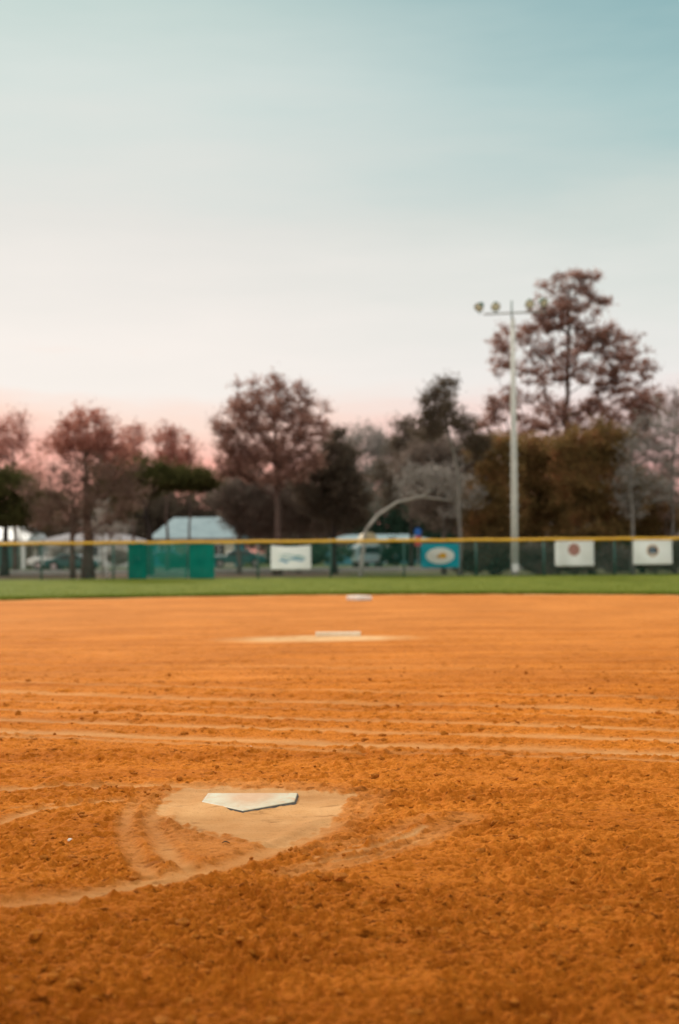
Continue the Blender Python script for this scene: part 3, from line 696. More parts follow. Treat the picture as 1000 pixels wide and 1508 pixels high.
banner('windscreen', 189, 217, 800, 853, M['windscreen'], 'narrow dense green mesh windscreen on the fence in front of the forked oak', 'windscreen', SG, seed=5, depth=.06)
banner('windscreen', 218.5, 277, 801, 852, M['windscreen_sheer'], 'sheer see-through green mesh windscreen hung between the two dense ones', 'windscreen', SG, seed=7, depth=.06)
banner('windscreen', 278.5, 316, 800, 853, M['windscreen'], 'dense green mesh windscreen on the fence nearest the white swoosh banner', 'windscreen', SG, seed=6, depth=.06)

# ------------------------------------------------------------------ floodlight pole
LD = 58.0; s_ = LD / FPX
b0 = foot(758, LD); lp = empty('floodlight_pole', b0, 'tall pale concrete floodlight pole with four lamps on a crossarm', 'floodlight pole')
zt = lambda px, py: at(px, py, LD)[2]; xt = lambda px, py: at(px, py, LD)[0] - b0[0]
MB().tube([(0, 0, -.3), (xt(757, 650) * .5, 0, zt(757, 650) * .5), (xt(755, 470), 0, zt(755, 470))], [.175, .145, .10], 14).build('pole', M['concrete'], lp, True)
tx = xt(753.5, 450)
MB().tube([(tx, 0, zt(754, 474)), (tx, 0, zt(753, 443))], .035, 8).build('mast', M['lamp_body'], lp, True)
za = zt(753, 462)
MB().tube([(xt(712, 463), -.05, zt(712, 463)), (xt(804, 459), -.05, zt(804, 459))], .045, 8).build('crossarm', M['steel'], lp, True)
def flood(px, py, yaw):
    x, z = xt(px, py), zt(px, py); rt = bmesh.new()
    prof = [(.05, .22), (.10, .21), (.125, .12), (.165, .02), (.20, -.10), (.20, -.125)]
    rot = Matrix.Rotation(yaw, 4, 'Z') @ Matrix.Rotation(R(-54), 4, 'X')
    # bowl axis: -Z of the profile looks out towards the field
    v = []; f = []; n = 18
    for r_, h_ in prof:
        for k in range(n): q = 2 * math.pi * k / n; v.append(rot @ Vector((r_ * math.cos(q), r_ * math.sin(q), h_)))
    for j in range(len(prof) - 1):
        for k in range(n): k2 = (k + 1) % n; f.append((j * n + k, j * n + k2, (j + 1) * n + k2, (j + 1) * n + k))
    f.append(tuple(range(n)))
    off = Vector((x, -.12, z)); v = [q + off for q in v]
    o = mesh_obj('floodlight', v, f, M['lamp_body'], lp, True); sm = o.modifiers.new('t', 'SOLIDIFY'); sm.thickness = .012
    lv = []; lf = []
    for j, (rr2, hh2) in enumerate([(.185, -.105), (.13, -.12), (.07, -.125)]):
        for k in range(n): q = 2 * math.pi * k / n; lv.append(rot @ Vector((rr2 * math.cos(q), rr2 * math.sin(q), hh2)) + off)
    for j in range(2):
        for k in range(n): k2 = (k + 1) % n; lf.append((j * n + k, j * n + k2, (j + 1) * n + k2, (j + 1) * n + k))
    lf.append(tuple(2 * n + k for k in range(n)))
    mesh_obj('lens', lv, lf, M['lamp_glass'], o, True)
    MB().tube([(x, -.05, z - .32), (x, -.1, z)], .03, 6).build('bracket', M['lamp_body'], o, True)
for px, py, yw in ((706, 452, R(-38)), (729, 451, R(4)), (779, 447, R(2)), (799, 445, R(34))): flood(px, py, yw)
o = box('junction_box', -.14, .14, -.33, -.19, zt(760, 842), zt(760, 830), M['trim'], lp, bev=.015)

MB().tube([(-.02, -.19, .3), (xt(757, 650) * .5, -.16, zt(757, 650) * .5), (xt(755, 480), -.13, zt(755, 480))], .022, 6).build('conduit', M['steel'], lp, True)
peg = MB().box(-.24, .24, -.012, .012, 0, .025).build('climbing_peg', M['steel'], lp)
for k in range(16):
    q = peg if k == 0 else peg.copy()
    if k: COL.objects.link(q)
    q.location = (xt(757, 650) * (2.6 + k * .45) / zt(755, 470), 0, 2.6 + k * .45)

# ------------------------------------------------------------------ trees
def tree(name, label, cat, d, base, trunk, blobs, leaf, bark, n_cl=120, twigs=6, leaves=6, lsize=.20, rt=.2, twig_len=.8, group=None, seed=0, thick=.9, up=.35, limbr=.0095):
    """trunk: list of photo points up the stem; blobs: (cx, cy, rx, ry[, weight]) outline of the crown at distance d"""
    rg = np.random.default_rng(seed + 100); s = d / FPX
    b = foot(base, d); root = empty(name, b, label, cat, group)
    tp = [np.array([0, 0, -.2])]
    for (x, y) in trunk: q = at(x, y, d) - b; q[1] = rg.normal(0, .12); tp.append(q)
    # dense trunk nodes
    pos = []; par = []; istr = []
    for k in range(len(tp) - 1):
        nseg = max(2, int(np.linalg.norm(tp[k + 1] - tp[k]) / .7))
        for j in range(nseg):
            t = j / nseg; q = tp[k] * (1 - t) + tp[k + 1] * t
            if 0 < j: q = q + np.array([rg.normal(0, .035), rg.normal(0, .035), 0])
            pos.append(q); par.append(len(pos) - 2); istr.append(True)
    pos.append(tp[-1]); par.append(len(pos) - 2); istr.append(True)
    ntr = len(pos)
    wts = np.array([bl[2] * bl[3] * (bl[4] if len(bl) > 4 else 1) for bl in blobs], float); wts /= wts.sum()
    cl = []
    for k in rg.choice(len(blobs), n_cl, p=wts):
        cx, cy, rx, ry = blobs[k][:4]
        u = rg.normal(0, 1, 3); u /= np.linalg.norm(u); u *= rg.uniform(.12, 1) ** .45
        c = at(cx, cy, d) - b
        q = c + u * np.array([rx * s, max(rx, ry) * s * thick * .8, ry * s])
        if q[2] > .15: cl.append(q)
    cl = np.array(cl)
    T = np.array(pos)
    dist = np.min(np.linalg.norm(cl[:, None] - T[None], axis=2), 1); cl = cl[np.argsort(dist)]
    tips = []
    for q in cl:
        P = np.array(pos); dv = q - P; L = np.linalg.norm(dv, axis=1)
        cost = L + up * 2.0 * np.maximum(0, .55 * np.hypot(dv[:, 0], dv[:, 1]) - dv[:, 2]) 
        cost[:max(1, int(ntr * .12))] += 3
        j = int(np.argmin(cost)); L0 = L[j]; ns = max(1, int(L0 / .9)); last = j
        for k in range(1, ns + 1):
            t = k / ns; pt = P[j] * (1 - t) + q * t
            pt = pt + np.array([0, 0, .10 * L0 * math.sin(math.pi * t)]) + (rg.normal(0, .05, 3) * (L0 ** .5) if k < ns else 0)
            pos.append(pt); par.append(last); istr.append(False); last = len(pos) - 1
        tips.append(last)
    twigs = int(round(twigs * 1.6)); leaves = int(round(leaves * (1.6 if 'russet' in label else 1.8))); russet = 'russet' in label; wiry = leaf in (LM['grey'], LM['browngrey'], LM['brownrust'], LM['hedge'])
    lsize = lsize * (.95 if russet else 1.7 if wiry else .85); lw = .07 if wiry else .24; twig_len = twig_len * (1.05 if russet else 1.3)
    if wiry: leaves = max(3, int(leaves * .8))
    n = len(pos); cnt = np.ones(n)
    for k in range(n - 1, 0, -1): cnt[par[k]] += cnt[k]
    rad = np.minimum(limbr * cnt ** .46, rt)
    for k in range(ntr): rad[k] = max(rad[k], rt * (1 - .82 * k / ntr))
    if ntr > 3: rad[0] *= 1.35; rad[1] *= 1.1
    mb = MB(); mb.tube(pos[:ntr], rad[:ntr], 9)
    for k in range(ntr, n):
        pa = par[k]; r0 = min(rad[pa], rad[k] * 1.35); mb.tube([pos[pa], pos[k]], [r0, rad[k]], 5 if rad[k] > .03 else 4, cap=False)
    mb.build('trunk', bark, root, True)
    # crown: twigs and leaf clumps
    Pn = np.array(pos)
    tip = Pn[tips + [k for k in range(ntr, n) if k % 3 == 0]]
    nt_ = len(tip) * twigs
    base_p = np.repeat(tip, twigs, 0)
    dr = rg.normal(0, 1, (nt_, 3)); dr[:, 2] = np.abs(dr[:, 2]) * .8 + .1; dr /= np.linalg.norm(dr, axis=1)[:, None]
    ln = rg.uniform(.35, 1, nt_)[:, None] * twig_len
    end = base_p + dr * ln
    # twigs as thin three-sided blades
    pr = np.cross(dr, np.array([.3, .8, .1])); pr /= np.linalg.norm(pr, axis=1)[:, None] + 1e-9; pr2 = np.cross(dr, pr)
    tw = .008
    TV = np.stack([base_p + pr * tw, base_p - pr * tw * .5 + pr2 * tw, base_p - pr * tw * .5 - pr2 * tw, end], 1).reshape(-1, 3)
    o4 = np.arange(nt_)[:, None] * 4
    TF = np.concatenate([o4 + np.array([[0, 1, 3]]), o4 + np.array([[1, 2, 3]]), o4 + np.array([[2, 0, 3]])])
    nl_ = nt_ * leaves
    tt = rg.uniform(.15, 1.05, nl_)[:, None]
    c = np.repeat(base_p, leaves, 0) * (1 - tt) + np.repeat(end, leaves, 0) * tt + rg.normal(0, .13 * twig_len, (nl_, 3)) * np.where(rg.uniform(0, 1, (nl_, 1)) < .25, 1.9, 1.0)
    a1 = rg.normal(0, 1, (nl_, 3)) + np.repeat(dr, leaves, 0) * (2.2 if wiry else .8); a1 /= np.linalg.norm(a1, axis=1)[:, None]
    a2 = np.cross(a1, rg.normal(0, 1, (nl_, 3))); a2 /= np.linalg.norm(a2, axis=1)[:, None] + 1e-9
    ls = rg.uniform(.45, 1.25, nl_)[:, None] * lsize
    LV = np.stack([c - a1 * ls * .6, c + a2 * ls * lw - a1 * ls * .05, c + a1 * ls * .6, c - a2 * ls * lw + a1 * ls * .08], 1).reshape(-1, 3)
    LV[:, 2] = np.maximum(LV[:, 2], .02)
    q4 = np.arange(nl_)[:, None] * 4 + len(TV)
    LF = np.concatenate([q4 + np.array([[0, 1, 2]]), q4 + np.array([[0, 2, 3]])])
    o = big_mesh('crown', np.concatenate([TV, LV]), np.concatenate([TF, LF]), leaf, smooth=False); o.parent = root
    return root

TG = 'trees beyond the outfield fence'
B_ = M
# --- left side
tree('bare_tree', 'thin reddish bare tree behind the leftmost dark oak', 'tree', 84, 22, [(22, 720), (20, 650)], [(18, 650, 42, 42), (-30, 680, 50, 60), (40, 690, 30, 40)], LM['rust'], B_['bark_brown'], 110, 5, 4, .20, .16, .9, TG, 1)
tree('live_oak', 'dark olive oak at the far left, its trunk beside the white porch', 'tree', 71, 6, [(8, 775), (14, 745)], [(10, 735, 60, 42), (50, 750, 40, 40), (-50, 730, 60, 60)], LM['olive'], B_['bark_dark'], 150, 7, 7, .22, .24, .7, TG, 2)
tree('cypress_tree', 'broad russet cypress with a thick brown trunk right behind the fence at left', 'tree', 59, 130, [(130, 790), (128, 720), (126, 650)], [(128, 636, 48, 30), (98, 668, 38, 30), (160, 668, 48, 36)], LM['rust'], B_['bark_brown'], 120, 5, 4, .16, .27, .65, TG, 3)
tree('scrub_tree', 'brownish grey low tree hiding the foot of the broad russet cypress', 'tree', 57.6, 108, [(106, 790), (108, 730)], [(150, 782, 46, 16), (60, 770, 30, 18), (130, 712, 78, 42), (90, 730, 60, 46), (170, 720, 50, 48), (120, 760, 60, 32)], LM['brownrust'], B_['bark_brown'], 210, 6, 5, .15, .11, .7, TG, 4, thick=.5)
tree('slender_tree', 'slender upright russet tree next to the broad russet cypress', 'tree', 82, 196, [(196, 720), (195, 640)], [(195, 655, 20, 34), (188, 690, 26, 30)], LM['rust'], B_['bark_brown'], 48, 5, 4, .2, .11, .8, TG, 5)
tree('slender_tree', 'slender russet tree rising over the dark forked oak', 'tree', 82, 246, [(246, 700), (243, 630)], [(243, 650, 17, 28), (250, 688, 26, 30)], LM['rust'], B_['bark_brown'], 55, 5, 4, .2, .11, .8, TG, 6)
tree('slender_tree', 'short thin russet tree in the bright gap before the dome-crowned tree', 'tree', 82, 279, [(279, 720), (279, 650)], [(279, 665, 9, 24), (276, 705, 26, 22)], LM['rust'], B_['bark_brown'], 34, 5, 4, .2, .09, .8, TG, 7)
tree('live_oak', 'dark spreading oak with a forked trunk before the blue-grey roof', 'tree', 70, 218, [(219, 780), (214, 745)], [(190, 706, 56, 30), (255, 708, 50, 16), (296, 712, 38, 14), (166, 740, 38, 30), (215, 718, 36, 18)], LM['olive'], B_['bark_dark'], 260, 7, 7, .19, .26, .65, TG, 8)
# --- middle
tree('dome_tree', 'round dome-crowned russet tree standing clear above the white swoosh banner', 'tree', 66, 409, [(409, 780), (407, 690), (404, 610)], [(400, 592, 66, 36), (350, 640, 40, 46), (452, 622, 36, 40), (404, 650, 80, 46), (400, 690, 80, 36), (335, 685, 26, 26)], LM['rustdark'], B_['bark_brown'], 420, 5, 4, .15, .22, .6, TG, 9, up=.6)
tree('scrub_tree', 'grey-brown bare scrub left of the dome-crowned tree trunk', 'tree', 74, 352, [(352, 790), (350, 740)], [(358, 728, 44, 36), (348, 755, 26, 22), (374, 768, 38, 26)], LM['browngrey'], B_['bark_grey'], 170, 7, 6, .17, .13, .8, TG, 10)
tree('scrub_tree', 'grey-brown bare scrub between the dome-crowned tree and the dark tree', 'tree', 74, 440, [(440, 790), (440, 740)], [(432, 745, 46, 44), (470, 765, 44, 28), (410, 775, 40, 22)], LM['browngrey'], B_['bark_grey'], 180, 7, 6, .17, .13, .8, TG, 11)
tree('dark_tree', 'dark brown leafy tree just beside the dome-crowned tree', 'tree', 70, 492, [(492, 780), (494, 700)], [(494, 678, 28, 40), (480, 722, 46, 44), (515, 740, 30, 48)], LM['dark'], B_['bark_dark'], 210, 7, 7, .18, .18, .65, TG, 12)
tree('bare_tree', 'pale grey bare tree with a misty top in the middle gap', 'tree', 98, 540, [(540, 740), (538, 660)], [(535, 660, 34, 30), (575, 690, 46, 44), (545, 720, 40, 40)], LM['grey'], B_['bark_grey'], 150, 6, 5, .22, .14, 1.0, TG, 13)
tree('leaning_tree', 'pale-barked tree arching over sideways behind the camper van', 'tree', 61, 530, [(538, 782), (556, 759), (584, 740), (620, 731), (672, 738)], [(610, 712, 50, 20), (650, 706, 36, 26), (690, 730, 24, 26), (670, 752, 24, 14)], LM['grey'], B_['bark_pale'], 70, 4, 3, .14, .10, .6, TG, 14)
tree('olive_tree', 'grey-green leafy tree filling the gap behind the leaning pale trunk', 'tree', 88, 606, [(606, 760), (606, 680)], [(604, 655, 34, 36), (630, 680, 40, 44), (585, 715, 34, 40), (640, 740, 44, 46)], LM['dark'], B_['bark_dark'], 210, 6, 6, .22, .17, .8, TG, 15)
tree('ragged_tree', 'ragged-topped dark tree with a thin pale trunk by the teal banner', 'tree', 58, 678, [(677, 780), (674, 690), (655, 610)], [(652, 578, 18, 20), (644, 600, 22, 24), (680, 624, 28, 16), (636, 634, 26, 16), (700, 655, 22, 24)], LM['dark'], B_['bark_grey'], 80, 7, 5, .15, .10, .5, TG, 16, up=.5)
tree('scrub_tree', 'dense grey bare tree under the ragged-topped dark tree', 'tree', 66, 654, [(654, 790), (655, 720)], [(655, 690, 54, 50), (620, 690, 34, 36), (690, 720, 40, 46), (650, 745, 54, 40)], LM['browngrey'], B_['bark_grey'], 230, 7, 6, .16, .13, .75, TG, 17)
# --- right
tree('cypress_tree', 'tallest russet cypress, rising behind the floodlight pole', 'tree', 71, 832, [(832, 780), (833, 690), (836, 560), (838, 430)], [(836, 418, 34, 22), (810, 446, 36, 28), (868, 430, 26, 26), (892, 455, 16, 14, .6), (835, 470, 54, 34), (795, 500, 44, 34), (870, 500, 50, 34), (742, 505, 20, 24), (735, 540, 18, 30), (905, 510, 40, 28), (940, 540, 28, 30), (800, 545, 60, 30), (870, 555, 50, 26), (745, 605, 26, 34), (790, 610, 52, 30), (850, 615, 44, 26), (915, 600, 52, 44), (720, 630, 18, 26), (770, 655, 50, 30), (850, 660, 60, 30), (915, 650, 60, 40), (955, 600, 24, 40)], LM['rustdark'], B_['bark_brown'], 780, 5, 4, .16, .24, .55, TG, 18, up=.55)
AG = 'olive and rust thicket trees beyond the fence'
tree('thicket_tree', 'olive and rust leafy tree left of the floodlight pole, beside the pale thin trunk', 'tree', 63, 728, [(728, 800), (728, 740)], [(730, 682, 34, 40), (720, 740, 36, 50), (745, 760, 30, 50), (715, 800, 30, 40)], LM['autumn'], B_['bark_dark'], 240, 7, 8, .16, .15, .6, AG, 19)
tree('thicket_tree', 'olive and rust leafy tree immediately right of the floodlight pole', 'tree', 65, 796, [(796, 800), (796, 740)], [(800, 680, 40, 30), (776, 668, 22, 24), (772, 712, 30, 26), (790, 740, 50, 50), (830, 745, 40, 46), (790, 795, 50, 40)], LM['autumn'], B_['bark_dark'], 340, 7, 8, .16, .16, .6, AG, 20)
tree('thicket_tree', 'olive and rust leafy tree above the maroon-emblem banner', 'tree', 63, 872, [(872, 800), (872, 740)], [(888, 660, 40, 36), (845, 664, 34, 26), (850, 700, 34, 30), (860, 730, 50, 48), (905, 730, 44, 50), (870, 790, 56, 36)], LM['autumn'], B_['bark_dark'], 370, 7, 8, .16, .16, .6, AG, 21)
tree('thicket_tree', 'brown and olive tree above the tan-emblem banner', 'tree', 66, 946, [(946, 800), (946, 750)], [(940, 735, 40, 44), (960, 775, 44, 40), (930, 790, 40, 30)], LM['autumn'], B_['bark_dark'], 190, 7, 7, .16, .14, .6, AG, 22)
tree('bare_tree', 'grey bare tree at the right edge in front of the tallest cypress', 'tree', 61, 931, [(931, 790), (928, 700), (938, 620)], [(945, 660, 28, 50), (965, 650, 40, 40), (975, 710, 30, 44), (930, 720, 30, 44), (958, 610, 24, 24, .5)], LM['grey'], B_['bark_grey'], 110, 5, 3, .13, .11, .7, TG, 23)
tree('bare_tree', 'rightmost brownish bare tree, cut off by the picture edge', 'tree', 64, 995, [(990, 790), (988, 700), (995, 610)], [(990, 640, 26, 50), (1010, 680, 40, 60), (985, 730, 26, 60), (1010, 610, 30, 40)], LM['brownrust'], B_['bark_grey'], 110, 5, 3, .14, .12, .7, TG, 24)
# low shrubs
SHG = 'low shrubs beyond the fence'
for k, (bx_, d, bl, lf, lb) in enumerate([
    (700, 59, [(700, 820, 22, 22), (690, 838, 20, 14)], 'dark', 'dark brown shrub between the pale thin trunk and the floodlight pole'),
    (735, 59.5, [(735, 826, 26, 22)], 'dark', 'dark brown shrub at the foot of the floodlight pole, left'),
    (795, 60, [(790, 828, 26, 22), (808, 838, 16, 14)], 'browngrey', 'brownish shrub at the foot of the floodlight pole, right'),
    (845, 60, [(845, 836, 34, 16), (830, 825, 20, 20)], 'dark', 'dark shrub showing under the maroon-emblem banner'),
    (905, 62, [(905, 828, 30, 18)], 'browngrey', 'brownish shrub between the two emblem banners'),
    (965, 62, [(965, 832, 34, 16), (995, 822, 24, 22)], 'dark', 'dark shrub showing under the tan-emblem banner'),
    (440, 86, [(440, 822, 50, 14), (480, 815, 40, 18)], 'green', 'green shrub row across the road beside the white swoosh banner'),
    (262, 88, [(262, 828, 26, 7)], 'green', 'low clipped green shrub under the blue-grey roofed house'),
    (100, 90, [(100, 815, 30, 12), (118, 820, 12, 12)], 'hedge', 'pale blossoming shrub in front of the white house'),
    (170, 90, [(172, 820, 18, 12)], 'hedge', 'pale blossoming shrub beside the narrower green windscreen'),
    (585, 92, [(585, 815, 26, 18), (610, 818, 20, 14)], 'green', 'dark green shrub between the camper van and the teal banner')]):
    tree('shrub', lb, 'shrub', d, bx_, [(bx_, 838)], bl, LM[lf], B_['bark_dark'], 60, 7, 8, .15, .04, .4, SHG, 40 + k)
# distant tree row closing the view
DG = 'distant trees behind the houses'
for k, (bx_, cy, rx, ry, lf, lb) in enumerate([
    (238, 752, 40, 30, 'dark', 'distant dark tree seen between the forked oak and the blue-grey roof'), (-40, 760, 60, 40, 'dark', 'distant dark tree beyond the white porch roof'), (80, 765, 60, 30, 'dark', 'distant dark tree behind the white house'),
    (180, 770, 50, 30, 'dark', 'distant dark tree behind the forked oak'), (300, 752, 60, 30, 'dark', 'distant dark tree behind the blue-grey roof'),
    (395, 765, 55, 34, 'dark', 'distant dark tree behind the dome-crowned tree'), (470, 745, 50, 50, 'dark', 'distant dark tree behind the dark brown leafy tree'),
    (560, 755, 50, 40, 'green', 'distant blue-green tree seen under the arching pale trunk'), (625, 758, 44, 38, 'green', 'distant blue-green tree above the teal banner'),
    (700, 750, 50, 50, 'dark', 'distant dark tree behind the pale thin trunk'), (790, 755, 60, 50, 'dark', 'distant dark tree behind the floodlight pole'),
    (880, 750, 60, 50, 'dark', 'distant dark tree behind the olive thicket'), (980, 750, 60, 60, 'dark', 'distant dark tree behind the rightmost bare tree')]):
    tree('distant_tree', lb, 'tree', 128, bx_, [(bx_, 800), (bx_, cy)], [(bx_, cy, rx, ry), (bx_ - rx * .4, cy + 20, rx * .7, ry * .8), (bx_ + rx * .5, cy + 18, rx * .7, ry * .8), (bx_, 800, rx * 1.1, 16, 1.6)], LM[lf], B_['bark_dark'], 150, 6, 6, .34, .22, 1.1, DG, 70 + k)

# ------------------------------------------------------------------ houses across the road
def house(name, label, d, px0, px1, y_eave, y_ridge, wall, roof, hip=.0, dep=7.0, gable_side=False, wins=(), doors=(), chim=None, ov=.4):
    a = foot(px0, d); b = foot(px1, d); wd = b[0] - a[0]
    ze = at((px0 + px1) / 2, y_eave, d)[2]; zr = at((px0 + px1) / 2, y_ridge, d + dep / 2)[2]
    root = empty(name, ((a[0] + b[0]) / 2, d, 0), label, 'house', 'houses across the road')
    h = wd / 2
    MB().box(-h, h, 0, dep, -.06, ze).build('wall', wall, root)
    mb = MB(); e = h + ov; r = h + ov - hip * dep
    if gable_side:                                   # gable faces the field
        mb.prism([(-e, -ov, ze), (e, -ov, ze), (0, -ov, zr)], (0, dep + 2 * ov, 0))
    else:
        y0, y1 = -ov, dep + ov; ym = dep / 2
        V4 = [(-e, y0, ze), (e, y0, ze), (e, y1, ze), (-e, y1, ze), (-r, ym, zr), (r, ym, zr)]
        mb.v = [np.array(q, float) for q in V4]; mb.f = [(0, 1, 5, 4), (1, 2, 5), (2, 3, 4, 5), (3, 0, 4), (3, 2, 1, 0)]
    rf = mb.build('roof', roof, root)
    MB().box(-e, e, -ov - .03, -ov - .003, ze - .16, ze + .02).build('fascia', M['wall_brown'], rf)
    if chim:
        MB().box(chim * h - .3, chim * h + .3, dep * .6, dep * .6 + .6, zr - 1.2, zr + .5).build('chimney', M['wall_brown'], rf)
    for (u, w2, z0, z1) in wins:
        x = u * h; o = MB().box(x - w2 / 2, x + w2 / 2, -.05, -.003, z0, z1).build('window', M['trim'], root)
        MB().box(x - w2 / 2 + .08, x - .03, -.06, -.052, z0 + .08, z1 - .08).box(x + .03, x + w2 / 2 - .08, -.06, -.052, z0 + .08, z1 - .08).build('pane', M['glass'], o)
    for (u, w2, z1, mt) in doors:
        x = u * h; o = MB().box(x - w2 / 2, x + w2 / 2, -.06, -.003, 0, z1).build('door', mt, root)
        MB().tube([(x + w2 * .38, -.10, 1.0), (x + w2 * .38, -.10, 1.12)], .025, 6).build('handle', M['steel'], o)
    return root
house('house', 'small house at far left with a bright white gabled roof', 104, -60, 34, 796, 776, M['wall_brown'], M['roof_white'], wins=((-.2, 1.3, .9, 2.0),), doors=((.72, .9, 2.0, M['door']), (.2, 1.2, 2.0, M['door'])))
# open carport beside it
a = foot(40, 99)
cp = empty('carport', a, 'white open carport on square posts next to the white gabled roof', 'carport')
MB().prism([(-1.0, 0, 1.75), (2.6, 0, 1.75), (2.6, 0, 1.95), (-1.0, 0, 2.1)], (0, 4.5, 0)).build('roof', M['roof_white'], cp)
for x, y in ((-.35, .15), (2.45, .15), (-.35, 4.2), (2.45, 4.2)): MB().box(x - .16, x + .16, y - .1, y + .1, -.06, 1.75).build('post', M['trim'], cp)
house('house', 'low white-walled house with a lilac grey roof behind the broad russet cypress', 108, 58, 196, 797, 782, M['wall_white'], M['roof_lilac'], hip=.35, dep=8, wins=((-.62, 1.6, .8, 1.75), (.1, 1.4, .8, 1.75), (.66, 1.3, .8, 1.75)), doors=((-.2, 1.0, 1.9, M['wall_brown']),))
house('house', 'blue-walled house with a broad blue-grey hipped roof', 106, 226, 346, 793, 762, M['wall_blue'], M['roof_blue'], hip=.14, dep=10, wins=((-.70, 1.2, .8, 1.8), (.05, 1.5, .8, 1.8), (.62, 1.0, .8, 1.8)), doors=((-.32, .95, 2.0, M['wall_brown']), (.85, .9, 2.0, M['wall_cream'])), chim=.5)
house('house', 'low house with a pale roof behind the scrub and the camper van', 112, 478, 640, 797, 787, M['wall_blue'], M['roof_blue'], hip=.3, dep=8, wins=((-.7, 1.3, .8, 1.8), (-.1, 1.6, .8, 1.8), (.5, 1.3, .8, 1.8)), doors=((.2, .95, 2.0, M['wall_white']),))
house('house', 'pale house half hidden by the olive thicket', 112, 800, 1060, 790, 762, M['wall_cream'], M['roof_lilac'], hip=.3, dep=8, wins=((-.6, 1.5, .9, 2.0), (0, 1.5, .9, 2.0), (.6, 1.5, .9, 2.0)), doors=((-.25, .95, 2.0, M['door']),))

# ------------------------------------------------------------------ cars, van, sign, poles
def wheel(root, x, y, r=.32):
    n = 20
    o = MB().tube([(x, y - .1, r), (x, y + .1, r)], r, n).build('wheel', M['tyre'], root, False)
    MB().tube([(x, y - .112, r), (x, y + .112, r)], r * .62, 14).build('rim', M['rim'], o, False)
def car(name, label, px, d, L, mat, cat='car', rz=0.0, flip=1):
    f = foot(px, d); root = empty(name, (f[0], f[1], -.03 if d > 84 else -.02), label, cat, rz=rz)
    s = L / 4.4; k = flip
    prof = [(-2.2, .35), (-2.15, .75), (-1.75, .88), (-1.05, .92), (-.45, 1.36), (.75, 1.38), (1.45, .98), (2.1, .93), (2.2, .6), (2.15, .32)]
    mb = MB(); mb.prism([(k * x * s, -.85, z * s) for x, z in prof], (0, 1.7, 0)); o = mb.build('body', mat, root)
    bv = o.modifiers.new('bevel', 'BEVEL'); bv.width = .07; bv.segments = 3
    g = MB()
    for yy in (-.868, .852):
        g.prism([(k * x * s, yy, z * s) for x, z in [(-.92, .96), (-.40, 1.28), (.12, 1.30), (.12, .97)]], (0, .016, 0))
        g.prism([(k * x * s, yy, z * s) for x, z in [(.2, .97), (.2, 1.30), (.68, 1.30), (1.22, 1.0)]], (0, .016, 0))
    g.build('window', M['glass'], root)
    g = MB(); g.prism([(k * -1.03 * s, -.7, .95 * s), (k * -1.03 * s, .7, .95 * s), (k * -.49 * s, .62, 1.33 * s), (k * -.49 * s, -.62, 1.33 * s)], (-k * .02, 0, .012)); g.build('windscreen', M['glass'], root)
    for yy in (-.6, .6): MB().box(*sorted((k * -2.17 * s, k * -2.23 * s)), yy - .16, yy + .16, .62 * s, .76 * s).build('headlight', M['ink_white'], root)
    for x in (-1.35, 1.35):
        for yy in (-.78, .78): wheel(root, k * x * s, yy)
    return root
car('parked_car', 'blue sedan parked outside the blue-grey roofed house', 240, 99, 4.2, M['car_blue'], rz=R(8))
car('parked_car', 'dark teal car beside the pale blossoming shrub', 108, 86.5, 3.6, M['car_teal'], flip=-1)
car('parked_car', 'white car parked near the carport post', 88, 95, 4.3, M['car_white'], rz=R(-4))
car('parked_car', 'dark car half hidden between the houses at the middle scrub', 350, 98, 4.2, M['car_teal'], rz=R(5))
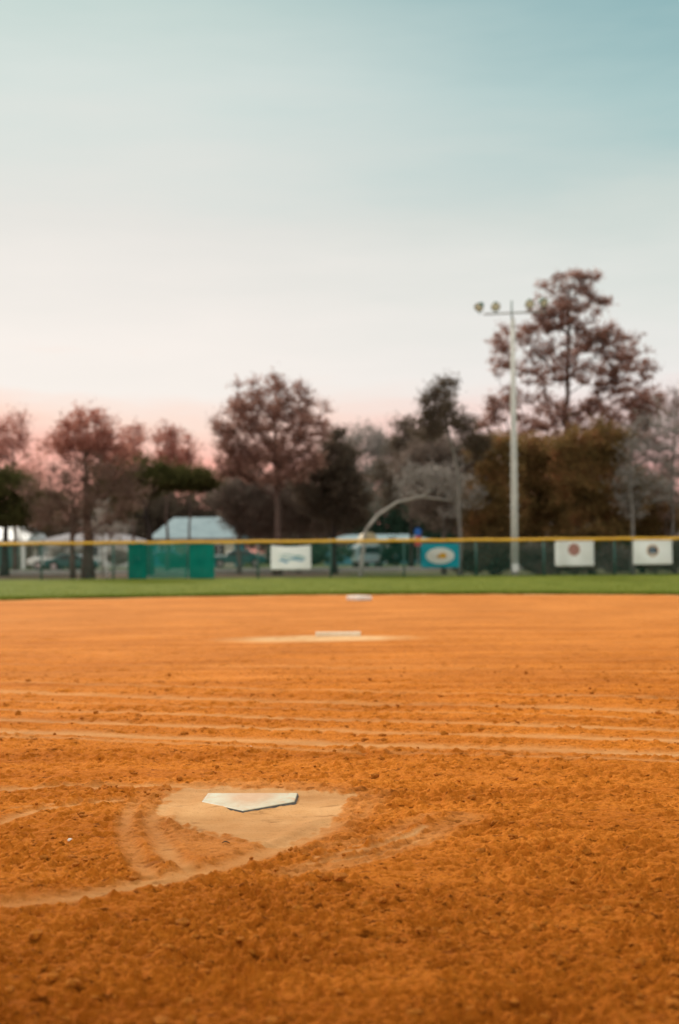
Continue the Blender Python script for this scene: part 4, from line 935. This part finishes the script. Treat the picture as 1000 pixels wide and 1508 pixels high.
# camper van seen end-on
f = foot(545, 93); cv = empty('camper_van', (f[0], f[1], -.03), 'pale blue camper van with a tan raised roof beyond the fence', 'van', rz=R(4))
sec = [(-.95, .35), (-1.0, .9), (-.97, 1.35), (-.80, 1.62), (.80, 1.62), (.97, 1.35), (1.0, .9), (.95, .35)]
o = MB().prism([(x, 0, z) for x, z in sec], (0, 4.8, 0)).build('body', M['van_blue'], cv); bv = o.modifiers.new('b', 'BEVEL'); bv.width = .12; bv.segments = 3
sec2 = [(-.62, 1.60), (-.58, 1.95), (-.40, 2.32), (-.15, 2.44), (.15, 2.44), (.40, 2.32), (.58, 1.95), (.62, 1.60)]
o = MB().prism([(x, .15, z) for x, z in sec2], (0, 3.6, 0)).build('raised_roof', M['van_tan'], cv); bv = o.modifiers.new('b', 'BEVEL'); bv.width = .06; bv.segments = 2
MB().box(-.72, .72, -.02, -.003, .98, 1.42).build('windscreen', M['glass'], cv)
for x in (-.7, .7):
    MB().tube([(x, -.05, .68), (x, -.003, .68)], .12, 14).build('headlight', M['ink_white'], cv)
MB().box(-.98, .98, -.12, -.003, .34, .48).build('bumper', M['rim'], cv)
for x in (-.82, .82):
    for y in (.8, 3.7):
        o = MB().tube([(x - .1, y, .33), (x + .1, y, .33)], .33, 20).build('wheel', M['tyre'], cv)
        MB().tube([(x - .112, y, .33), (x + .112, y, .33)], .2, 14).build('rim', M['rim'], o)
# small roadside sign
f = foot(616, 88); sg = empty('road_sign', (f[0], f[1], -.03), 'small blue and red sign on a thin post above the fence rail', 'sign')
zt2 = lambda py: at(616, py, 88)[2]
MB().tube([(0, .03, 0), (0, .03, zt2(776))], .035, 8).build('post', M['steel'], sg)
MB().tube([(0, -.03, (zt2(777) + zt2(788)) / 2), (0, -.003, (zt2(777) + zt2(788)) / 2)], (zt2(777) - zt2(788)) / 2, 20).build('blue_panel', M['sign_blue'], sg)
MB().box(-.22, .22, -.03, -.003, zt2(803), zt2(789)).build('red_panel', M['sign_red'], sg)
# thin utility poles, white ones
def upole(px, d, ytop, r, mat, label, lean=0):
    f = foot(px, d); root = empty('utility_pole', (f[0], f[1], 0), label, 'utility pole', 'thin poles beyond the fence')
    z = at(px, ytop, d)[2]
    MB().tube([(0, 0, -.1), (lean, 0, z)], [r, r * .7], 10).build('pole', mat, root, True)
    MB().tube([(lean - .35, -.02, z - .3), (lean + .35, -.02, z - .3)], .04, 6).build('crossbar', M['steel'], root)
upole(30, 90, 755, .08, M['bark_pale'], 'thin grey pole above the white gabled roof')
upole(158, 62, 806, .05, M['trim'], 'short pale marker pole behind the fence near the narrower windscreen', -.12)
tree('bare_tree', 'small whitish bare sapling before the lilac grey roof', 'tree', 66, 152, [(152, 800), (152, 760)], [(152, 762, 12, 24), (140, 785, 22, 14), (172, 785, 20, 14)], LM['hedge'], B_['bark_pale'], 40, 4, 3, .14, .05, .5, TG, 90)
